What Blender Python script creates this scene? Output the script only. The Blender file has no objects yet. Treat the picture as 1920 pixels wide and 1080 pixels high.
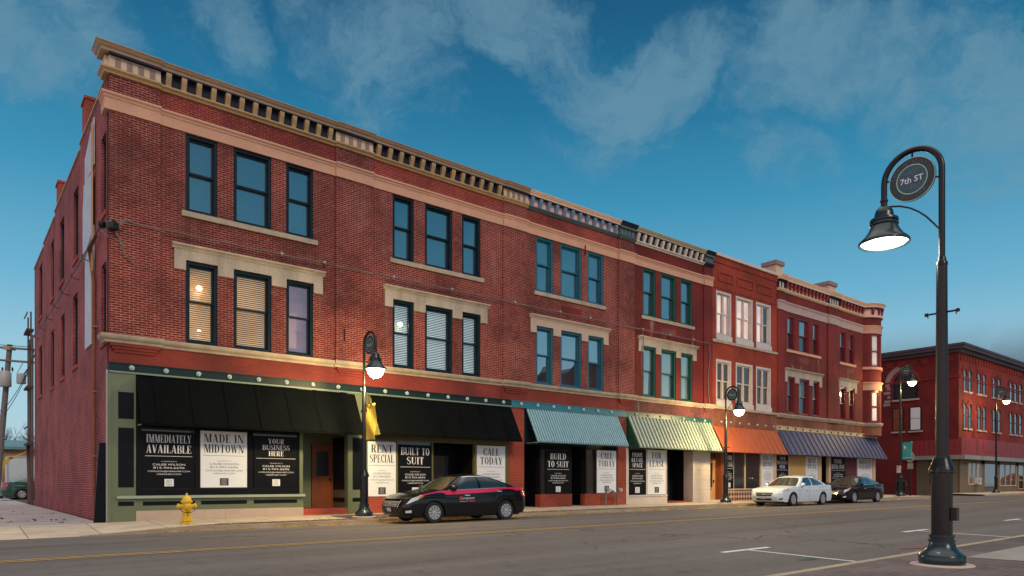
import bpy, math, random
from mathutils import Vector
random.seed(7)
C = bpy.context.scene
PI = math.pi
# ------------------------------------------------------------------ camera, world, sun, exposure
CAMZ = 1.2
cam = bpy.data.cameras.new('camera'); camo = bpy.data.objects.new('camera', cam)
C.collection.objects.link(camo); C.camera = camo
camo.location = (0, 0, CAMZ); camo.rotation_euler = (PI/2, 0, math.radians(-39))
cam.lens = 36*1313/1920; cam.sensor_width = 36; cam.shift_y = 365/1920
cam.clip_start = 0.1; cam.clip_end = 3000
C.view_settings.view_transform = 'Standard'; C.view_settings.look = 'None'
C.view_settings.gamma = 1; C.view_settings.exposure = 0.0
C.render.engine = 'CYCLES'
C.cycles.use_denoising = True
C.cycles.max_bounces = 6; C.cycles.diffuse_bounces = 3; C.cycles.glossy_bounces = 3
C.cycles.transparent_max_bounces = 8; C.cycles.sample_clamp_indirect = 4.0
C.cycles.caustics_reflective = False; C.cycles.caustics_refractive = False
SUN_DIR = Vector((-0.15, -0.80, 0.60)).normalized()     # towards the evening glow
SUN_EL = math.asin(SUN_DIR.z); SUN_AZ = math.atan2(SUN_DIR.x, SUN_DIR.y)

def srgb(r, g, b):
    f = lambda c: (c/255/12.92 if c/255 <= 0.04045 else ((c/255+0.055)/1.055)**2.4)
    return (f(r), f(g), f(b), 1)

W = bpy.data.worlds.new("World"); C.world = W; W.use_nodes = True
wt = W.node_tree; wt.nodes.clear()
def WN(t, **k):
    n = wt.nodes.new(t)
    for a, b in k.items(): setattr(n, a, b)
    return n
def wmath(op, a, b=None, clamp=False):
    n = WN('ShaderNodeMath', operation=op, use_clamp=clamp)
    for i, q in enumerate((a, b)):
        if q is None: continue
        if isinstance(q, (int, float)): n.inputs[i].default_value = q
        else: wt.links.new(q, n.inputs[i])
    return n.outputs[0]
def wdot(a, vec):
    n = WN('ShaderNodeVectorMath', operation='DOT_PRODUCT')
    wt.links.new(a, n.inputs[0]); n.inputs[1].default_value = vec
    return n.outputs['Value']
def wmix(fac, a, b, mode='MIX'):
    n = WN('ShaderNodeMix', data_type='RGBA', blend_type=mode)
    if isinstance(fac, (int, float)): n.inputs[0].default_value = fac
    else: wt.links.new(fac, n.inputs[0])
    for i, q in ((6, a), (7, b)):
        if isinstance(q, tuple): n.inputs[i].default_value = q
        else: wt.links.new(q, n.inputs[i])
    return n.outputs[2]
def wrange(v, a, b, c=0, d=1, smooth=True):
    n = WN('ShaderNodeMapRange', interpolation_type='SMOOTHSTEP' if smooth else 'LINEAR')
    wt.links.new(v, n.inputs[0])
    for i, q in enumerate((a, b, c, d)): n.inputs[1+i].default_value = q
    return n.outputs[0]
wdir = WN('ShaderNodeTexCoord').outputs['Generated']
wsep = WN('ShaderNodeSeparateXYZ'); wt.links.new(wdir, wsep.inputs[0]); wz = wsep.outputs['Z']
ramp = WN('ShaderNodeValToRGB'); wt.links.new(wmath('MULTIPLY', wz, 1.0), ramp.inputs[0])
els = [(0.0, srgb(196, 210, 220)), (0.05, srgb(168, 198, 214)), (0.13, srgb(156, 196, 212)), (0.24, srgb(104, 170, 200)),
       (0.36, srgb(56, 140, 176)), (0.47, srgb(24, 108, 146)), (0.57, srgb(16, 80, 118)), (0.68, srgb(14, 74, 112)), (0.86, (1.45, 1.36, 1.27, 1))]  # last stop: bright unseen zenith, added to light the ground
cr = ramp.color_ramp
while len(cr.elements) < len(els): cr.elements.new(0.5)
for e, (p, c) in zip(cr.elements, els): e.position = p; e.color = c
base = ramp.outputs[0]
# right-hand (+X) side of the view is a little darker and greyer near the horizon
azx = wdot(wdir, (0.93, 0.36, 0))
base = wmix(wmath('MULTIPLY', wrange(azx, 0.62, 1.0), wrange(wz, 0.20, 0.02)), base, srgb(104, 132, 150))
# physical sky, evening sun
sky = WN('ShaderNodeTexSky', sky_type='NISHITA'); sky.sun_disc = False
sky.sun_elevation = math.radians(6); sky.sun_rotation = SUN_AZ
nb = WN('ShaderNodeMix', data_type='RGBA', blend_type='MULTIPLY'); nb.inputs[0].default_value = 1
wt.links.new(sky.outputs[0], nb.inputs[6]); nb.inputs[7].default_value = (0.010, 0.014, 0.018, 1)
base = wmix(1.0, base, nb.outputs[2], 'ADD')
# cloud banks: directions in the sky with their angular half-sizes
def pix_dir(px, py):
    A = math.radians(51); s = (px-960)/1313; t = (905-py)/1313
    return Vector((math.cos(A)+math.sin(A)*s, math.sin(A)-math.cos(A)*s, t)).normalized()
wn_ = WN('ShaderNodeTexNoise'); wn_.inputs['Scale'].default_value = 4.2; wn_.inputs['Detail'].default_value = 6; wn_.inputs['Roughness'].default_value = .6; wt.links.new(wdir, wn_.inputs['Vector'])
ws_ = WN('ShaderNodeVectorMath', operation='SUBTRACT'); wt.links.new(wn_.outputs['Color'], ws_.inputs[0]); ws_.inputs[1].default_value = (.5, .5, .5)
wk_ = WN('ShaderNodeVectorMath', operation='SCALE'); wt.links.new(ws_.outputs[0], wk_.inputs[0]); wk_.inputs['Scale'].default_value = .22
wa_ = WN('ShaderNodeVectorMath', operation='ADD'); wt.links.new(wdir, wa_.inputs[0]); wt.links.new(wk_.outputs[0], wa_.inputs[1]); wwarp = wa_.outputs[0]
def cloud_mask(blobs):
    tot = None
    for (px, py, rx, ry, amp) in blobs:
        d = pix_dir(px, py); r = Vector((d.y, -d.x, 0)).normalized(); u = r.cross(d)
        a = wdot(wwarp, tuple(r/rx)); b = wdot(wwarp, tuple(u/ry))
        fr = wdot(wdir, tuple(d))
        q = wmath('ADD', wmath('MULTIPLY', a, a), wmath('MULTIPLY', b, b))
        m = wmath('MULTIPLY', wmath('MULTIPLY', wrange(q, 1.0, 0.0), amp), wrange(fr, 0.0, 0.3))
        tot = m if tot is None else wmath('MAXIMUM', tot, m)
    return tot
cm = cloud_mask([(60, 60, .15, .10, 1), (405, 75, .10, .09, .75), (70, 210, .09, .04, .5), (600, 40, .08, .10, .7), (740, 90, .13, .15, .8),
                 (980, 60, .13, .10, .95), (1190, 130, .22, .09, 1), (1040, 230, .17, .10, .55), (1190, 300, .16, .07, .45),
                 (1480, 90, .08, .12, 1), (1570, 130, .20, .08, 1), (1800, 170, .13, .11, .95), (1720, 30, .2, .04, .6), (1530, 310, .16, .05, .65),
                 (1880, 240, .12, .1, .8), (1400, 250, .12, .05, .45), (820, 170, .12, .08, .6)])
mapn = WN('ShaderNodeMapping'); wt.links.new(wwarp, mapn.inputs[0]); mapn.inputs['Scale'].default_value = (1, 1, 1.9)
nz = WN('ShaderNodeTexNoise'); nz.inputs['Scale'].default_value = 6.5; nz.inputs['Detail'].default_value = 12
nz.inputs['Roughness'].default_value = .66; nz.inputs['Distortion'].default_value = .25
wt.links.new(mapn.outputs[0], nz.inputs['Vector'])
cf = wrange(wmath('ADD', wmath('MULTIPLY', cm, 0.55), wmath('MULTIPLY', nz.outputs[0], 1.15)), 0.80, 1.20)
lowcloud = wmath('MULTIPLY', wrange(azx, 0.80, 0.97), wmath('MULTIPLY', wrange(wz, 0.03, 0.09), wrange(wz, 0.20, 0.12)))
base = wmix(wmath('MULTIPLY', cf, 0.68), base, srgb(112, 152, 172))
base = wmix(wmath('MULTIPLY', wmath('MULTIPLY', lowcloud, wrange(nz.outputs[0], .28, .55)), .9), base, srgb(90, 106, 122))
# pinkish glow added in the unseen west sky to brighten the side wall
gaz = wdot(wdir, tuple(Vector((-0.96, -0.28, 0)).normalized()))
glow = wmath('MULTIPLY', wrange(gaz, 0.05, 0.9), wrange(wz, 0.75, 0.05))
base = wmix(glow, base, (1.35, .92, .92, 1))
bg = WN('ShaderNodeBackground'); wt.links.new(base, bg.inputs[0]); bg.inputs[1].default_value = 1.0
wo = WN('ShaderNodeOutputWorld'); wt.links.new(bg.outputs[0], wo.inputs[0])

sl = bpy.data.lights.new('sun', 'SUN'); sl.energy = 1.15; sl.angle = math.radians(16); sl.color = (1, .82, .68)
so = bpy.data.objects.new('sun', sl); C.collection.objects.link(so)
so.rotation_euler = (-SUN_DIR).to_track_quat('-Z', 'Y').to_euler(); so.location = (20, -20, 30)

# ------------------------------------------------------------------ materials
MATS = {}
def newmat(name):
    m = bpy.data.materials.new(name); m.use_nodes = True
    return m, m.node_tree, m.node_tree.nodes['Principled BSDF']
def lk(t, a, b): t.links.new(a, b)
def nd(t, typ, **k):
    n = t.nodes.new(typ)
    for a, b in k.items(): setattr(n, a, b)
    return n
def tmix(t, fac, a, b, mode='MIX'):
    n = nd(t, 'ShaderNodeMix', data_type='RGBA', blend_type=mode)
    if isinstance(fac, (int, float)): n.inputs[0].default_value = fac
    else: lk(t, fac, n.inputs[0])
    for i, q in ((6, a), (7, b)):
        if isinstance(q, tuple): n.inputs[i].default_value = q
        else: lk(t, q, n.inputs[i])
    return n.outputs[2]
def trange(t, v, a, b, c=0, d=1):
    n = nd(t, 'ShaderNodeMapRange'); lk(t, v, n.inputs[0])
    for i, q in enumerate((a, b, c, d)): n.inputs[1+i].default_value = q
    return n.outputs[0]
def tmath(t, op, a, b=0.0):
    n = nd(t, 'ShaderNodeMath', operation=op)
    for i, q in enumerate((a, b)):
        if isinstance(q, (int, float)): n.inputs[i].default_value = q
        else: lk(t, q, n.inputs[i])
    return n.outputs[0]
def tnoise(t, scale, detail=4, vec=None, stretch=None, rough=.55):
    n = nd(t, 'ShaderNodeTexNoise'); n.inputs['Scale'].default_value = scale; n.inputs['Detail'].default_value = detail
    n.inputs['Roughness'].default_value = rough
    v = vec or nd(t, 'ShaderNodeNewGeometry').outputs['Position']
    if stretch:
        mp = nd(t, 'ShaderNodeMapping'); lk(t, v, mp.inputs[0]); mp.inputs['Scale'].default_value = stretch; v = mp.outputs[0]
    lk(t, v, n.inputs['Vector'])
    return n.outputs[0]
def bump(t, p, h, strength=.3, dist=.01):
    b = nd(t, 'ShaderNodeBump'); b.inputs['Strength'].default_value = strength; b.inputs['Distance'].default_value = dist
    lk(t, h, b.inputs['Height']); lk(t, b.outputs[0], p.inputs['Normal'])
def rgb(c): return (c[0], c[1], c[2], 1)
def paint(name, col, rough=.55, var=.25, scale=3.0, metal=0, coat=0, spec=.5, streak=False):
    if name in MATS: return MATS[name]
    m, t, p = newmat(name)
    n = tnoise(t, scale, 6, stretch=(1, 1, .15) if streak else None)
    n2 = tnoise(t, scale*9, 3)
    f = trange(t, tmath(t, 'ADD', tmath(t, 'MULTIPLY', n, .7), tmath(t, 'MULTIPLY', n2, .3)), .3, .7)
    c0 = tuple(max(0, q*(1-var)) for q in col[:3]); c1 = tuple(min(1, q*(1+var)) for q in col[:3])
    lk(t, tmix(t, f, rgb(c0), rgb(c1)), p.inputs['Base Color'])
    p.inputs['Roughness'].default_value = rough; p.inputs['Metallic'].default_value = metal
    p.inputs['Coat Weight'].default_value = coat; p.inputs['Specular IOR Level'].default_value = spec
    p.inputs['Coat Roughness'].default_value = .05
    MATS[name] = m; return m
def emit(name, col, s):
    m, t, p = newmat(name); p.inputs['Base Color'].default_value = rgb(col)
    p.inputs['Emission Color'].default_value = rgb(col); p.inputs['Emission Strength'].default_value = s
    MATS[name] = m; return m
def brick(name, c1, c2, mortar, amt=.8, stain=(0, 0, 0), stain_amt=0.0, bw=.225, rh=.07, ms=.011, flat=False, patch=1.0):
    m, t, p = newmat(name)
    g = nd(t, 'ShaderNodeNewGeometry').outputs['Position']
    sp = nd(t, 'ShaderNodeSeparateXYZ'); lk(t, g, sp.inputs[0])
    cb = nd(t, 'ShaderNodeCombineXYZ'); lk(t, sp.outputs[0] if flat else tmath(t, 'ADD', sp.outputs[0], sp.outputs[1]), cb.inputs[0]); lk(t, sp.outputs[1 if flat else 2], cb.inputs[1])
    b = nd(t, 'ShaderNodeTexBrick'); lk(t, cb.outputs[0], b.inputs['Vector'])
    b.inputs['Scale'].default_value = 1; b.inputs['Brick Width'].default_value = bw; b.inputs['Row Height'].default_value = rh
    b.inputs['Mortar Size'].default_value = ms; b.inputs['Mortar Smooth'].default_value = .25; b.inputs['Bias'].default_value = -.1
    b.inputs['Color1'].default_value = rgb(c1); b.inputs['Color2'].default_value = rgb(c2); b.inputs['Mortar'].default_value = rgb(c1)
    n1 = tnoise(t, .55, 5); n2 = tnoise(t, 5.0, 4)
    dark = trange(t, n1, .35, .68, .62, 1.30)
    mul = nd(t, 'ShaderNodeVectorMath', operation='SCALE'); lk(t, b.outputs['Color'], mul.inputs[0]); lk(t, dark, mul.inputs['Scale'])
    vis = trange(t, tmath(t, 'ADD', tmath(t, 'MULTIPLY', n1, .55*patch), tmath(t, 'MULTIPLY', n2, .45)), .40, .66, amt*.22, amt)
    mf = tmath(t, 'MULTIPLY', b.outputs['Fac'], vis)
    col = tmix(t, mf, mul.outputs[0], rgb(mortar))
    if stain_amt:
        s1 = tnoise(t, 2.2, 6, stretch=(1, 1, .12)); s2 = tnoise(t, .8, 3)
        sf = tmath(t, 'MULTIPLY', trange(t, s1, .55, .75), trange(t, s2, .42, .6, 0, stain_amt))
        col = tmix(t, sf, col, rgb(stain))
    lk(t, col, p.inputs['Base Color']); p.inputs['Roughness'].default_value = .85
    bump(t, p, tmath(t, 'SUBTRACT', tmath(t, 'MULTIPLY', n2, .5), b.outputs['Fac']), .5, .012)
    MATS[name] = m; return m
def glass(name, tint, refl=.55, see=0.0, rough=0.0):
    m, t, p = newmat(name); out = t.nodes['Material Output']
    p.inputs['Base Color'].default_value = rgb(tint); p.inputs['Roughness'].default_value = .4
    gl = nd(t, 'ShaderNodeBsdfGlossy'); gl.inputs['Roughness'].default_value = rough; gl.inputs['Color'].default_value = (.92, .97, 1, 1)
    back = p.outputs[0]
    if see:
        tr = nd(t, 'ShaderNodeBsdfTransparent'); ms = nd(t, 'ShaderNodeMixShader'); ms.inputs[0].default_value = see
        lk(t, back, ms.inputs[1]); lk(t, tr.outputs[0], ms.inputs[2]); back = ms.outputs[0]
    fr = nd(t, 'ShaderNodeFresnel'); fr.inputs[0].default_value = 1.5
    mx = nd(t, 'ShaderNodeMixShader'); lk(t, trange(t, fr.outputs[0], .04, .6, refl, 1), mx.inputs[0])
    lk(t, back, mx.inputs[1]); lk(t, gl.outputs[0], mx.inputs[2]); lk(t, mx.outputs[0], out.inputs[0])
    MATS[name] = m; return m

brick('brick_dark', (.160, .0088, .0068), (.072, .0056, .0058), (.62, .33, .26), .82, ms=.0095, stain=(.30, .17, .16), stain_amt=.30)
brick('brick_side', (.225, .017, .016), (.145, .011, .012), (.46, .24, .24), .8, rh=.078, ms=.013, stain=(.14, .05, .06), stain_amt=.35)
brick('brick_band', (.195, .028, .020), (.165, .023, .017), (.12, .03, .025), .5, patch=.6)
brick('brick_frieze', (.22, .012, .007), (.14, .008, .006), (.55, .26, .2), .7)
brick('brick_painted', (.150, .012, .010), (.135, .012, .011), (.11, .012, .012), .35)
brick('brick_stained', (.15, .028, .026), (.075, .02, .022), (.36, .2, .18), .6, stain=(.5, .42, .42), stain_amt=.75)
brick('brick_orange', (.29, .033, .013), (.21, .021, .010), (.28, .05, .025), .5)
brick('brick_tan_stained', (.21, .062, .035), (.14, .038, .025), (.36, .2, .12), .5, stain=(.45, .34, .26), stain_amt=.6)
brick('brick_maroon', (.17, .013, .012), (.145, .012, .012), (.1, .012, .012), .3)
brick('brick_red', (.30, .042, .02), (.24, .032, .017), (.4, .2, .14), .45)
brick('brick_maroon_streak', (.17, .013, .012), (.145, .012, .012), (.1, .012, .012), .3, stain=(.50, .36, .37), stain_amt=.9)
brick('brick_painted_streak', (.150, .012, .010), (.135, .012, .011), (.11, .012, .012), .35, stain=(.50, .36, .37), stain_amt=.9)
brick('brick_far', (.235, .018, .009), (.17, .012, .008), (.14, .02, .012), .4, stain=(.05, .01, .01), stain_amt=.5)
brick('brick_far_shaded', (.17, .008, .007), (.135, .007, .006), (.1, .01, .01), .3)  # darker copy of the far brick, the side face's shade put into its colour
brick('brick_yellow', (.42, .24, .12), (.34, .19, .1), (.4, .3, .2), .6)
brick('paver', (.12, .085, .080), (.065, .052, .056), (.20, .17, .155), .8, bw=.22, rh=.11, ms=.010, flat=True)
paint('stone', (.56, .315, .215), .8, .12, 1.4); paint('stone_grey', (.38, .335, .275), .85, .36, 2.2, streak=True)
paint('stone_string', (.36, .31, .24), .85, .3, 2.5); paint('stone_tan', (.45, .36, .29), .8, .12, 2)
paint('stone_pale', (.55, .50, .44), .7, .1, 1.5); paint('stone_mauve', (.40, .30, .29), .8, .15, 2)
paint('gold', (.40, .27, .13), .5, .15, 3); paint('cream', (.60, .46, .33), .6, .1, 3); paint('mauve', (.26, .18, .155), .6, .1, 3)
paint('cornice_tan', (.34, .235, .155), .5, .15, 2); paint('cornice_peach', (.76, .52, .38), .5, .08, 2)
paint('peach', (.72, .46, .39), .6, .08, 3); paint('navy', (.012, .016, .036), .6, .25, 3, spec=.25); paint('trim_blue', (.13, .225, .37), .5, .1, 3)
paint('trim_slate', (.05, .085, .105), .5, .15, 3); paint('slate_light', (.12, .165, .17), .5, .1, 3)
paint('bone', (.60, .55, .48), .6, .12, 4); paint('cornice_olive', (.44, .38, .25), .5, .12, 2); paint('bracket_red', (.22, .02, .022), .5, .15, 3)
paint('frame_dark', (.0045, .015, .025), .45, .2, 3, spec=.2); paint('frame_blue', (.014, .115, .185), .45, .12, 3, spec=.3); paint('frame_green', (.008, .075, .058), .4, .15, 3)
paint('frame_white', (.50, .47, .47), .6, .12, 3); paint('frame_red', (.17, .010, .020), .4, .12, 3)
paint('beam_teal', (.006, .022, .027), .45, .15, 2, spec=.25); paint('beam_blue', (.022, .175, .245), .4, .1, 2); paint('beam_green', (.014, .085, .08), .4, .2, 2)
paint('beam_cream', (.55, .45, .27), .7, .35, 4); paint('beam_tan', (.40, .22, .11), .7, .3, 4)
paint('drip', (.16, .23, .19), .5, .1, 2); paint('rosette', (.36, .47, .46), .45, .1, 4)
paint('green_paint', (.125, .155, .088), .45, .1, 1.5); paint('green_sill', (.30, .37, .29), .45, .08, 2); paint('panel_dark', (.005, .007, .012), .5, .2, 2, spec=.12)
paint('shop_dark', (.006, .007, .009), .5, .2, 2, spec=.12); paint('olive', (.12, .105, .035), .5, .1, 2)
paint('wood_door', (.20, .055, .016), .45, .3, 5, streak=True); paint('wood_tan', (.50, .29, .12), .5, .15, 5, streak=True)
paint('awning_black', (.0030, .0042, .0045), .8, .3, 1.2, spec=.05); paint('awning_side', (.42, .37, .10), .7, .1, 2)
paint('awning_blue', (.07, .18, .22), .5, .08, 2); paint('awning_blue_rib', (.26, .46, .53), .45, .08, 2); paint('awning_green', (.35, .44, .37), .5, .08, 2); paint('awning_stripe', (.06, .10, .07), .5, .1, 2)  # blue awning's ribs lightened and grooves darkened, putting relief shading into the colour
paint('awning_orange', (.38, .085, .026), .55, .12, 2); paint('awning_navy', (.050, .055, .13), .55, .12, 2); paint('cheek_green', (.012, .085, .045), .5, .1, 2)
paint('metal_black', (.005, .006, .007), .30, .2, 6, spec=.4); paint('metal_teal', (.008, .027, .034), .25, .15, 6, spec=.5); paint('metal_grey', (.2, .21, .21), .4, .15, 5, metal=.6)
paint('cable_grey', (.13, .13, .135), .6, .15, 5); paint('galv', (.36, .37, .38), .5, .12, 5); paint('hydrant', (.66, .42, .02), .4, .16, 7); paint('banner_gold', (.80, .58, .09), .7, .1, 3)
paint('banner_teal', (.05, .33, .33), .7, .1, 3); paint('poster_white', (.74, .81, .86), .4, .03, 2); paint('poster_black', (.006, .007, .009), .4, .1, 2, spec=.12)
paint('ink', (.018, .02, .024), .5, .05, 2); paint('ink_grey', (.13, .14, .155), .5, .05, 2); paint('ink_white', (.72, .76, .80), .5, .03, 2)
paint('near_slab', (.25, .24, .215), .85, .2, 1.3); paint('concrete', (.42, .37, .29), .85, .2, 1.1); paint('kerb', (.34, .28, .19), .85, .25, 1.5)
paint('rubber', (.012, .012, .013), .8, .2, 5); paint('alloy', (.52, .54, .56), .3, .05, 5, metal=.5)
paint('car_black', (.004, .005, .006), .22, .1, 1, coat=.35, spec=.35); paint('car_white', (.58, .69, .76), .28, .03, 1, coat=.5); paint('car_dark', (.006, .0055, .0055), .22, .1, 1, coat=.5, spec=.35)
paint('car_green', (.008, .065, .045), .25, .1, 1, coat=.8); paint('stripe_pink', (.72, .012, .075), .3, .05, 1, coat=.6); paint('chrome', (.7, .72, .74), .2, .03, 3, metal=.55)
paint('headlamp', (.62, .68, .72), .12, .1, 14, coat=1); paint('amber', (.7, .16, .03), .25, .1, 8); paint('tail_red', (.5, .02, .02), .2, .1, 8, coat=1); paint('plastic', (.012, .012, .013), .5, .1, 4)
paint('plate', (.55, .55, .57), .5, .25, 40); paint('line_yellow', (.50, .31, .08), .8, .3, 2.5); paint('line_white', (.62, .66, .68), .8, .22, 3)
paint('mark_green', (.05, .105, .07), .9, .3, 6); paint('mark_red', (.155, .07, .062), .9, .3, 6); paint('roof_dark', (.045, .03, .045), .6, .2, 1); paint('tar', (.05, .05, .055), .9, .2, 1); paint('panel_red', (.23, .022, .028), .5, .15, .8); paint('panel_red_dark', (.20, .012, .014), .5, .1, .8)
paint('sheet_grey', (.22, .24, .25), .5, .1, 1); paint('render_tan', (.15, .115, .075), .8, .15, .8); paint('teal_roof', (.10, .21, .23), .5, .12, 1)
paint('truck_white', (.50, .60, .64), .5, .06, 1); paint('yellow_machine', (.58, .34, .04), .5, .2, 3); paint('bark', (.06, .045, .035), .9, .3, 4); paint('pole_wood', (.15, .14, .135), .9, .25, 4)
paint('board_white', (.44, .52, .60), .6, .18, 2.6); paint('rust', (.18, .055, .03), .7, .3, 5); paint('white_wash', (.33, .22, .22), .9, .2, 3)
paint('terracotta', (.36, .2, .14), .8, .15, 3); paint('mums', (.62, .24, .02), .8, .4, 20); paint('blind', (.62, .64, .64), .6, .04, 3)
paint('leaf', (.50, .34, .05), .8, .4, 30); paint('sign_back', (.36, .37, .37), .45, .1, 4); paint('wood_brown', (.08, .05, .04), .8, .3, 3)
paint('tan_board', (.55, .36, .13), .7, .08, 2); paint('door_maroon', (.10, .012, .018), .5, .1, 3); paint('lettering_faint', (.11, .15, .145), .5, .1, 3)
paint('sign_teal', (.022, .085, .115), .35, .15, 5); paint('sign_ring', (.42, .60, .50), .35, .1, 3); paint('shade_white', (.70, .70, .73), .6, .03, 3)
glass('pane_sky', (.010, .045, .065), .30); glass('pane_lower', (.02, .035, .04), .45); glass('pane_curtain', (.12, .19, .21), .30); glass('pane_lit', (.03, .03, .03), .10, .92); glass('pane_dark', (.010, .012, .013), .06)
glass('pane_pink', (.03, .03, .035), .12, .92); glass('pane_red', (.008, .012, .014), .03); glass('car_glass', (.006, .022, .024), .05); glass('wind_glass', (.030, .034, .018), .08)
glass('shop_glass', (.018, .017, .014), .05); glass('pane_far', (.022, .022, .020), .05); glass('pane_plum', (.030, .016, .016), .03)
emit('lamp_glow', (1, .97, .9), 9.0); emit('lamp_warm', (1, .80, .42), 12.0); emit('room_lamp', (1, .85, .55), 22)

def lit_blind(name, c1, c2, s):
    m, t, p = newmat(name)
    n = tnoise(t, 1.1, 3)
    col = tmix(t, trange(t, n, .38, .62), rgb(c1), rgb(c2))
    lk(t, col, p.inputs['Emission Color']); p.inputs['Emission Strength'].default_value = s
    p.inputs['Base Color'].default_value = rgb(c1)
    MATS[name] = m
lit_blind('blind_warm', (.95, .64, .30), (.60, .36, .12), .50); lit_blind('blind_cool', (.75, .82, .82), (.5, .60, .63), .55)
lit_blind('room_warm', (.40, .20, .06), (.16, .07, .02), .06); lit_blind('room_cool', (.10, .15, .17), (.05, .08, .1), .3); lit_blind('room_pink', (1, .74, .56), (.72, .50, .46), .95)
lit_blind('room_dusk', (.30, .21, .27), (.20, .15, .22), .55)

def ground_mat(name, kind):
    m, t, p = newmat(name)
    g = nd(t, 'ShaderNodeNewGeometry').outputs['Position']
    if kind == 'asphalt':
        a = tnoise(t, .35, 6, stretch=(.3, 1, 1)); b = tnoise(t, 26, 5, rough=.75); st = tnoise(t, .9, 4, stretch=(.03, 1, 1)); c = tnoise(t, 3.0, 6)
        col = tmix(t, trange(t, a, .35, .65), (.080, .070, .063, 1), (.128, .113, .102, 1))
        col = tmix(t, trange(t, st, .42, .68, 0, .6), col, (.165, .152, .142, 1))
        col = tmix(t, trange(t, b, .45, .70, 0, .75), col, (.17, .16, .15, 1))
        col = tmix(t, trange(t, c, .56, .72, 0, .5), col, (.045, .04, .04, 1))
        v = nd(t, 'ShaderNodeTexVoronoi', feature='DISTANCE_TO_EDGE'); v.inputs['Scale'].default_value = .16
        w = nd(t, 'ShaderNodeVectorMath', operation='ADD'); lk(t, g, w.inputs[0])
        nn = nd(t, 'ShaderNodeTexNoise'); nn.inputs['Scale'].default_value = .7; nn.inputs['Detail'].default_value = 5; lk(t, g, nn.inputs['Vector'])
        sc = nd(t, 'ShaderNodeVectorMath', operation='SCALE'); lk(t, nn.outputs['Color'], sc.inputs[0]); sc.inputs['Scale'].default_value = 3.0
        lk(t, sc.outputs[0], w.inputs[1]); lk(t, w.outputs[0], v.inputs['Vector'])
        ck = tmath(t, 'MULTIPLY', trange(t, v.outputs['Distance'], .002, .008, 1, 0), trange(t, a, .46, .56))
        col = tmix(t, tmath(t, 'MULTIPLY', ck, .8), col, (.03, .027, .025, 1))
        lk(t, col, p.inputs['Base Color'])
        lk(t, trange(t, st, .35, .7, .95, .8), p.inputs['Roughness']); p.inputs['Specular IOR Level'].default_value = .3
        bump(t, p, b, .35, .006)
    elif kind == 'gravel':
        a = tnoise(t, .8, 6); v = nd(t, 'ShaderNodeTexVoronoi'); v.inputs['Scale'].default_value = 14; lk(t, g, v.inputs['Vector']); b = tnoise(t, 6, 5)
        col = tmix(t, trange(t, a, .40, .60), (.25, .225, .225, 1), (.38, .345, .34, 1))
        col = tmix(t, trange(t, b, .58, .72, 0, .7), col, (.07, .06, .06, 1))
        col = tmix(t, trange(t, v.outputs['Distance'], .1, .6, 0, .4), col, (.5, .47, .46, 1))
        lk(t, col, p.inputs['Base Color']); p.inputs['Roughness'].default_value = .95
        bump(t, p, v.outputs['Distance'], .8, .03)
    elif kind == 'slab':
        sp = nd(t, 'ShaderNodeSeparateXYZ'); lk(t, g, sp.inputs[0])
        b = nd(t, 'ShaderNodeTexBrick'); lk(t, g, b.inputs['Vector']); b.offset = 0; b.inputs['Scale'].default_value = 1
        b.inputs['Brick Width'].default_value = 1.55; b.inputs['Row Height'].default_value = 1.33; b.inputs['Mortar Size'].default_value = .012
        b.inputs['Color1'].default_value = (.56, .47, .35, 1); b.inputs['Color2'].default_value = (.47, .40, .31, 1); b.inputs['Mortar'].default_value = (.12, .10, .08, 1)
        a = tnoise(t, 1.3, 6); c = tnoise(t, 40, 3); s = tnoise(t, 4, 5)
        mul = nd(t, 'ShaderNodeVectorMath', operation='SCALE'); lk(t, b.outputs['Color'], mul.inputs[0])
        lk(t, tmath(t, 'ADD', trange(t, a, .3, .7, .8, 1.1), trange(t, c, .3, .7, -.08, .08)), mul.inputs['Scale'])
        col = tmix(t, trange(t, s, .62, .74, 0, .5), mul.outputs[0], (.16, .12, .09, 1))
        lk(t, col, p.inputs['Base Color']); p.inputs['Roughness'].default_value = .85; bump(t, p, c, .3, .005)
    MATS[name] = m
ground_mat('asphalt', 'asphalt'); ground_mat('gravel', 'gravel'); ground_mat('slab', 'slab')
def lattice_mat():
    m, t, p = newmat('lattice')
    g = nd(t, 'ShaderNodeNewGeometry').outputs['Position']
    ck = nd(t, 'ShaderNodeMapping'); lk(t, g, ck.inputs[0]); ck.inputs['Rotation'].default_value = (0, PI/4, 0)
    c = nd(t, 'ShaderNodeTexChecker'); lk(t, ck.outputs[0], c.inputs[0]); c.inputs['Scale'].default_value = 5.2
    c.inputs[1].default_value = (.52, .36, .26, 1); c.inputs[2].default_value = (.10, .035, .03, 1)
    lk(t, c.outputs[0], p.inputs['Base Color']); p.inputs['Roughness'].default_value = .8; MATS['lattice'] = m
lattice_mat()
def M(n): return MATS[n]

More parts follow.
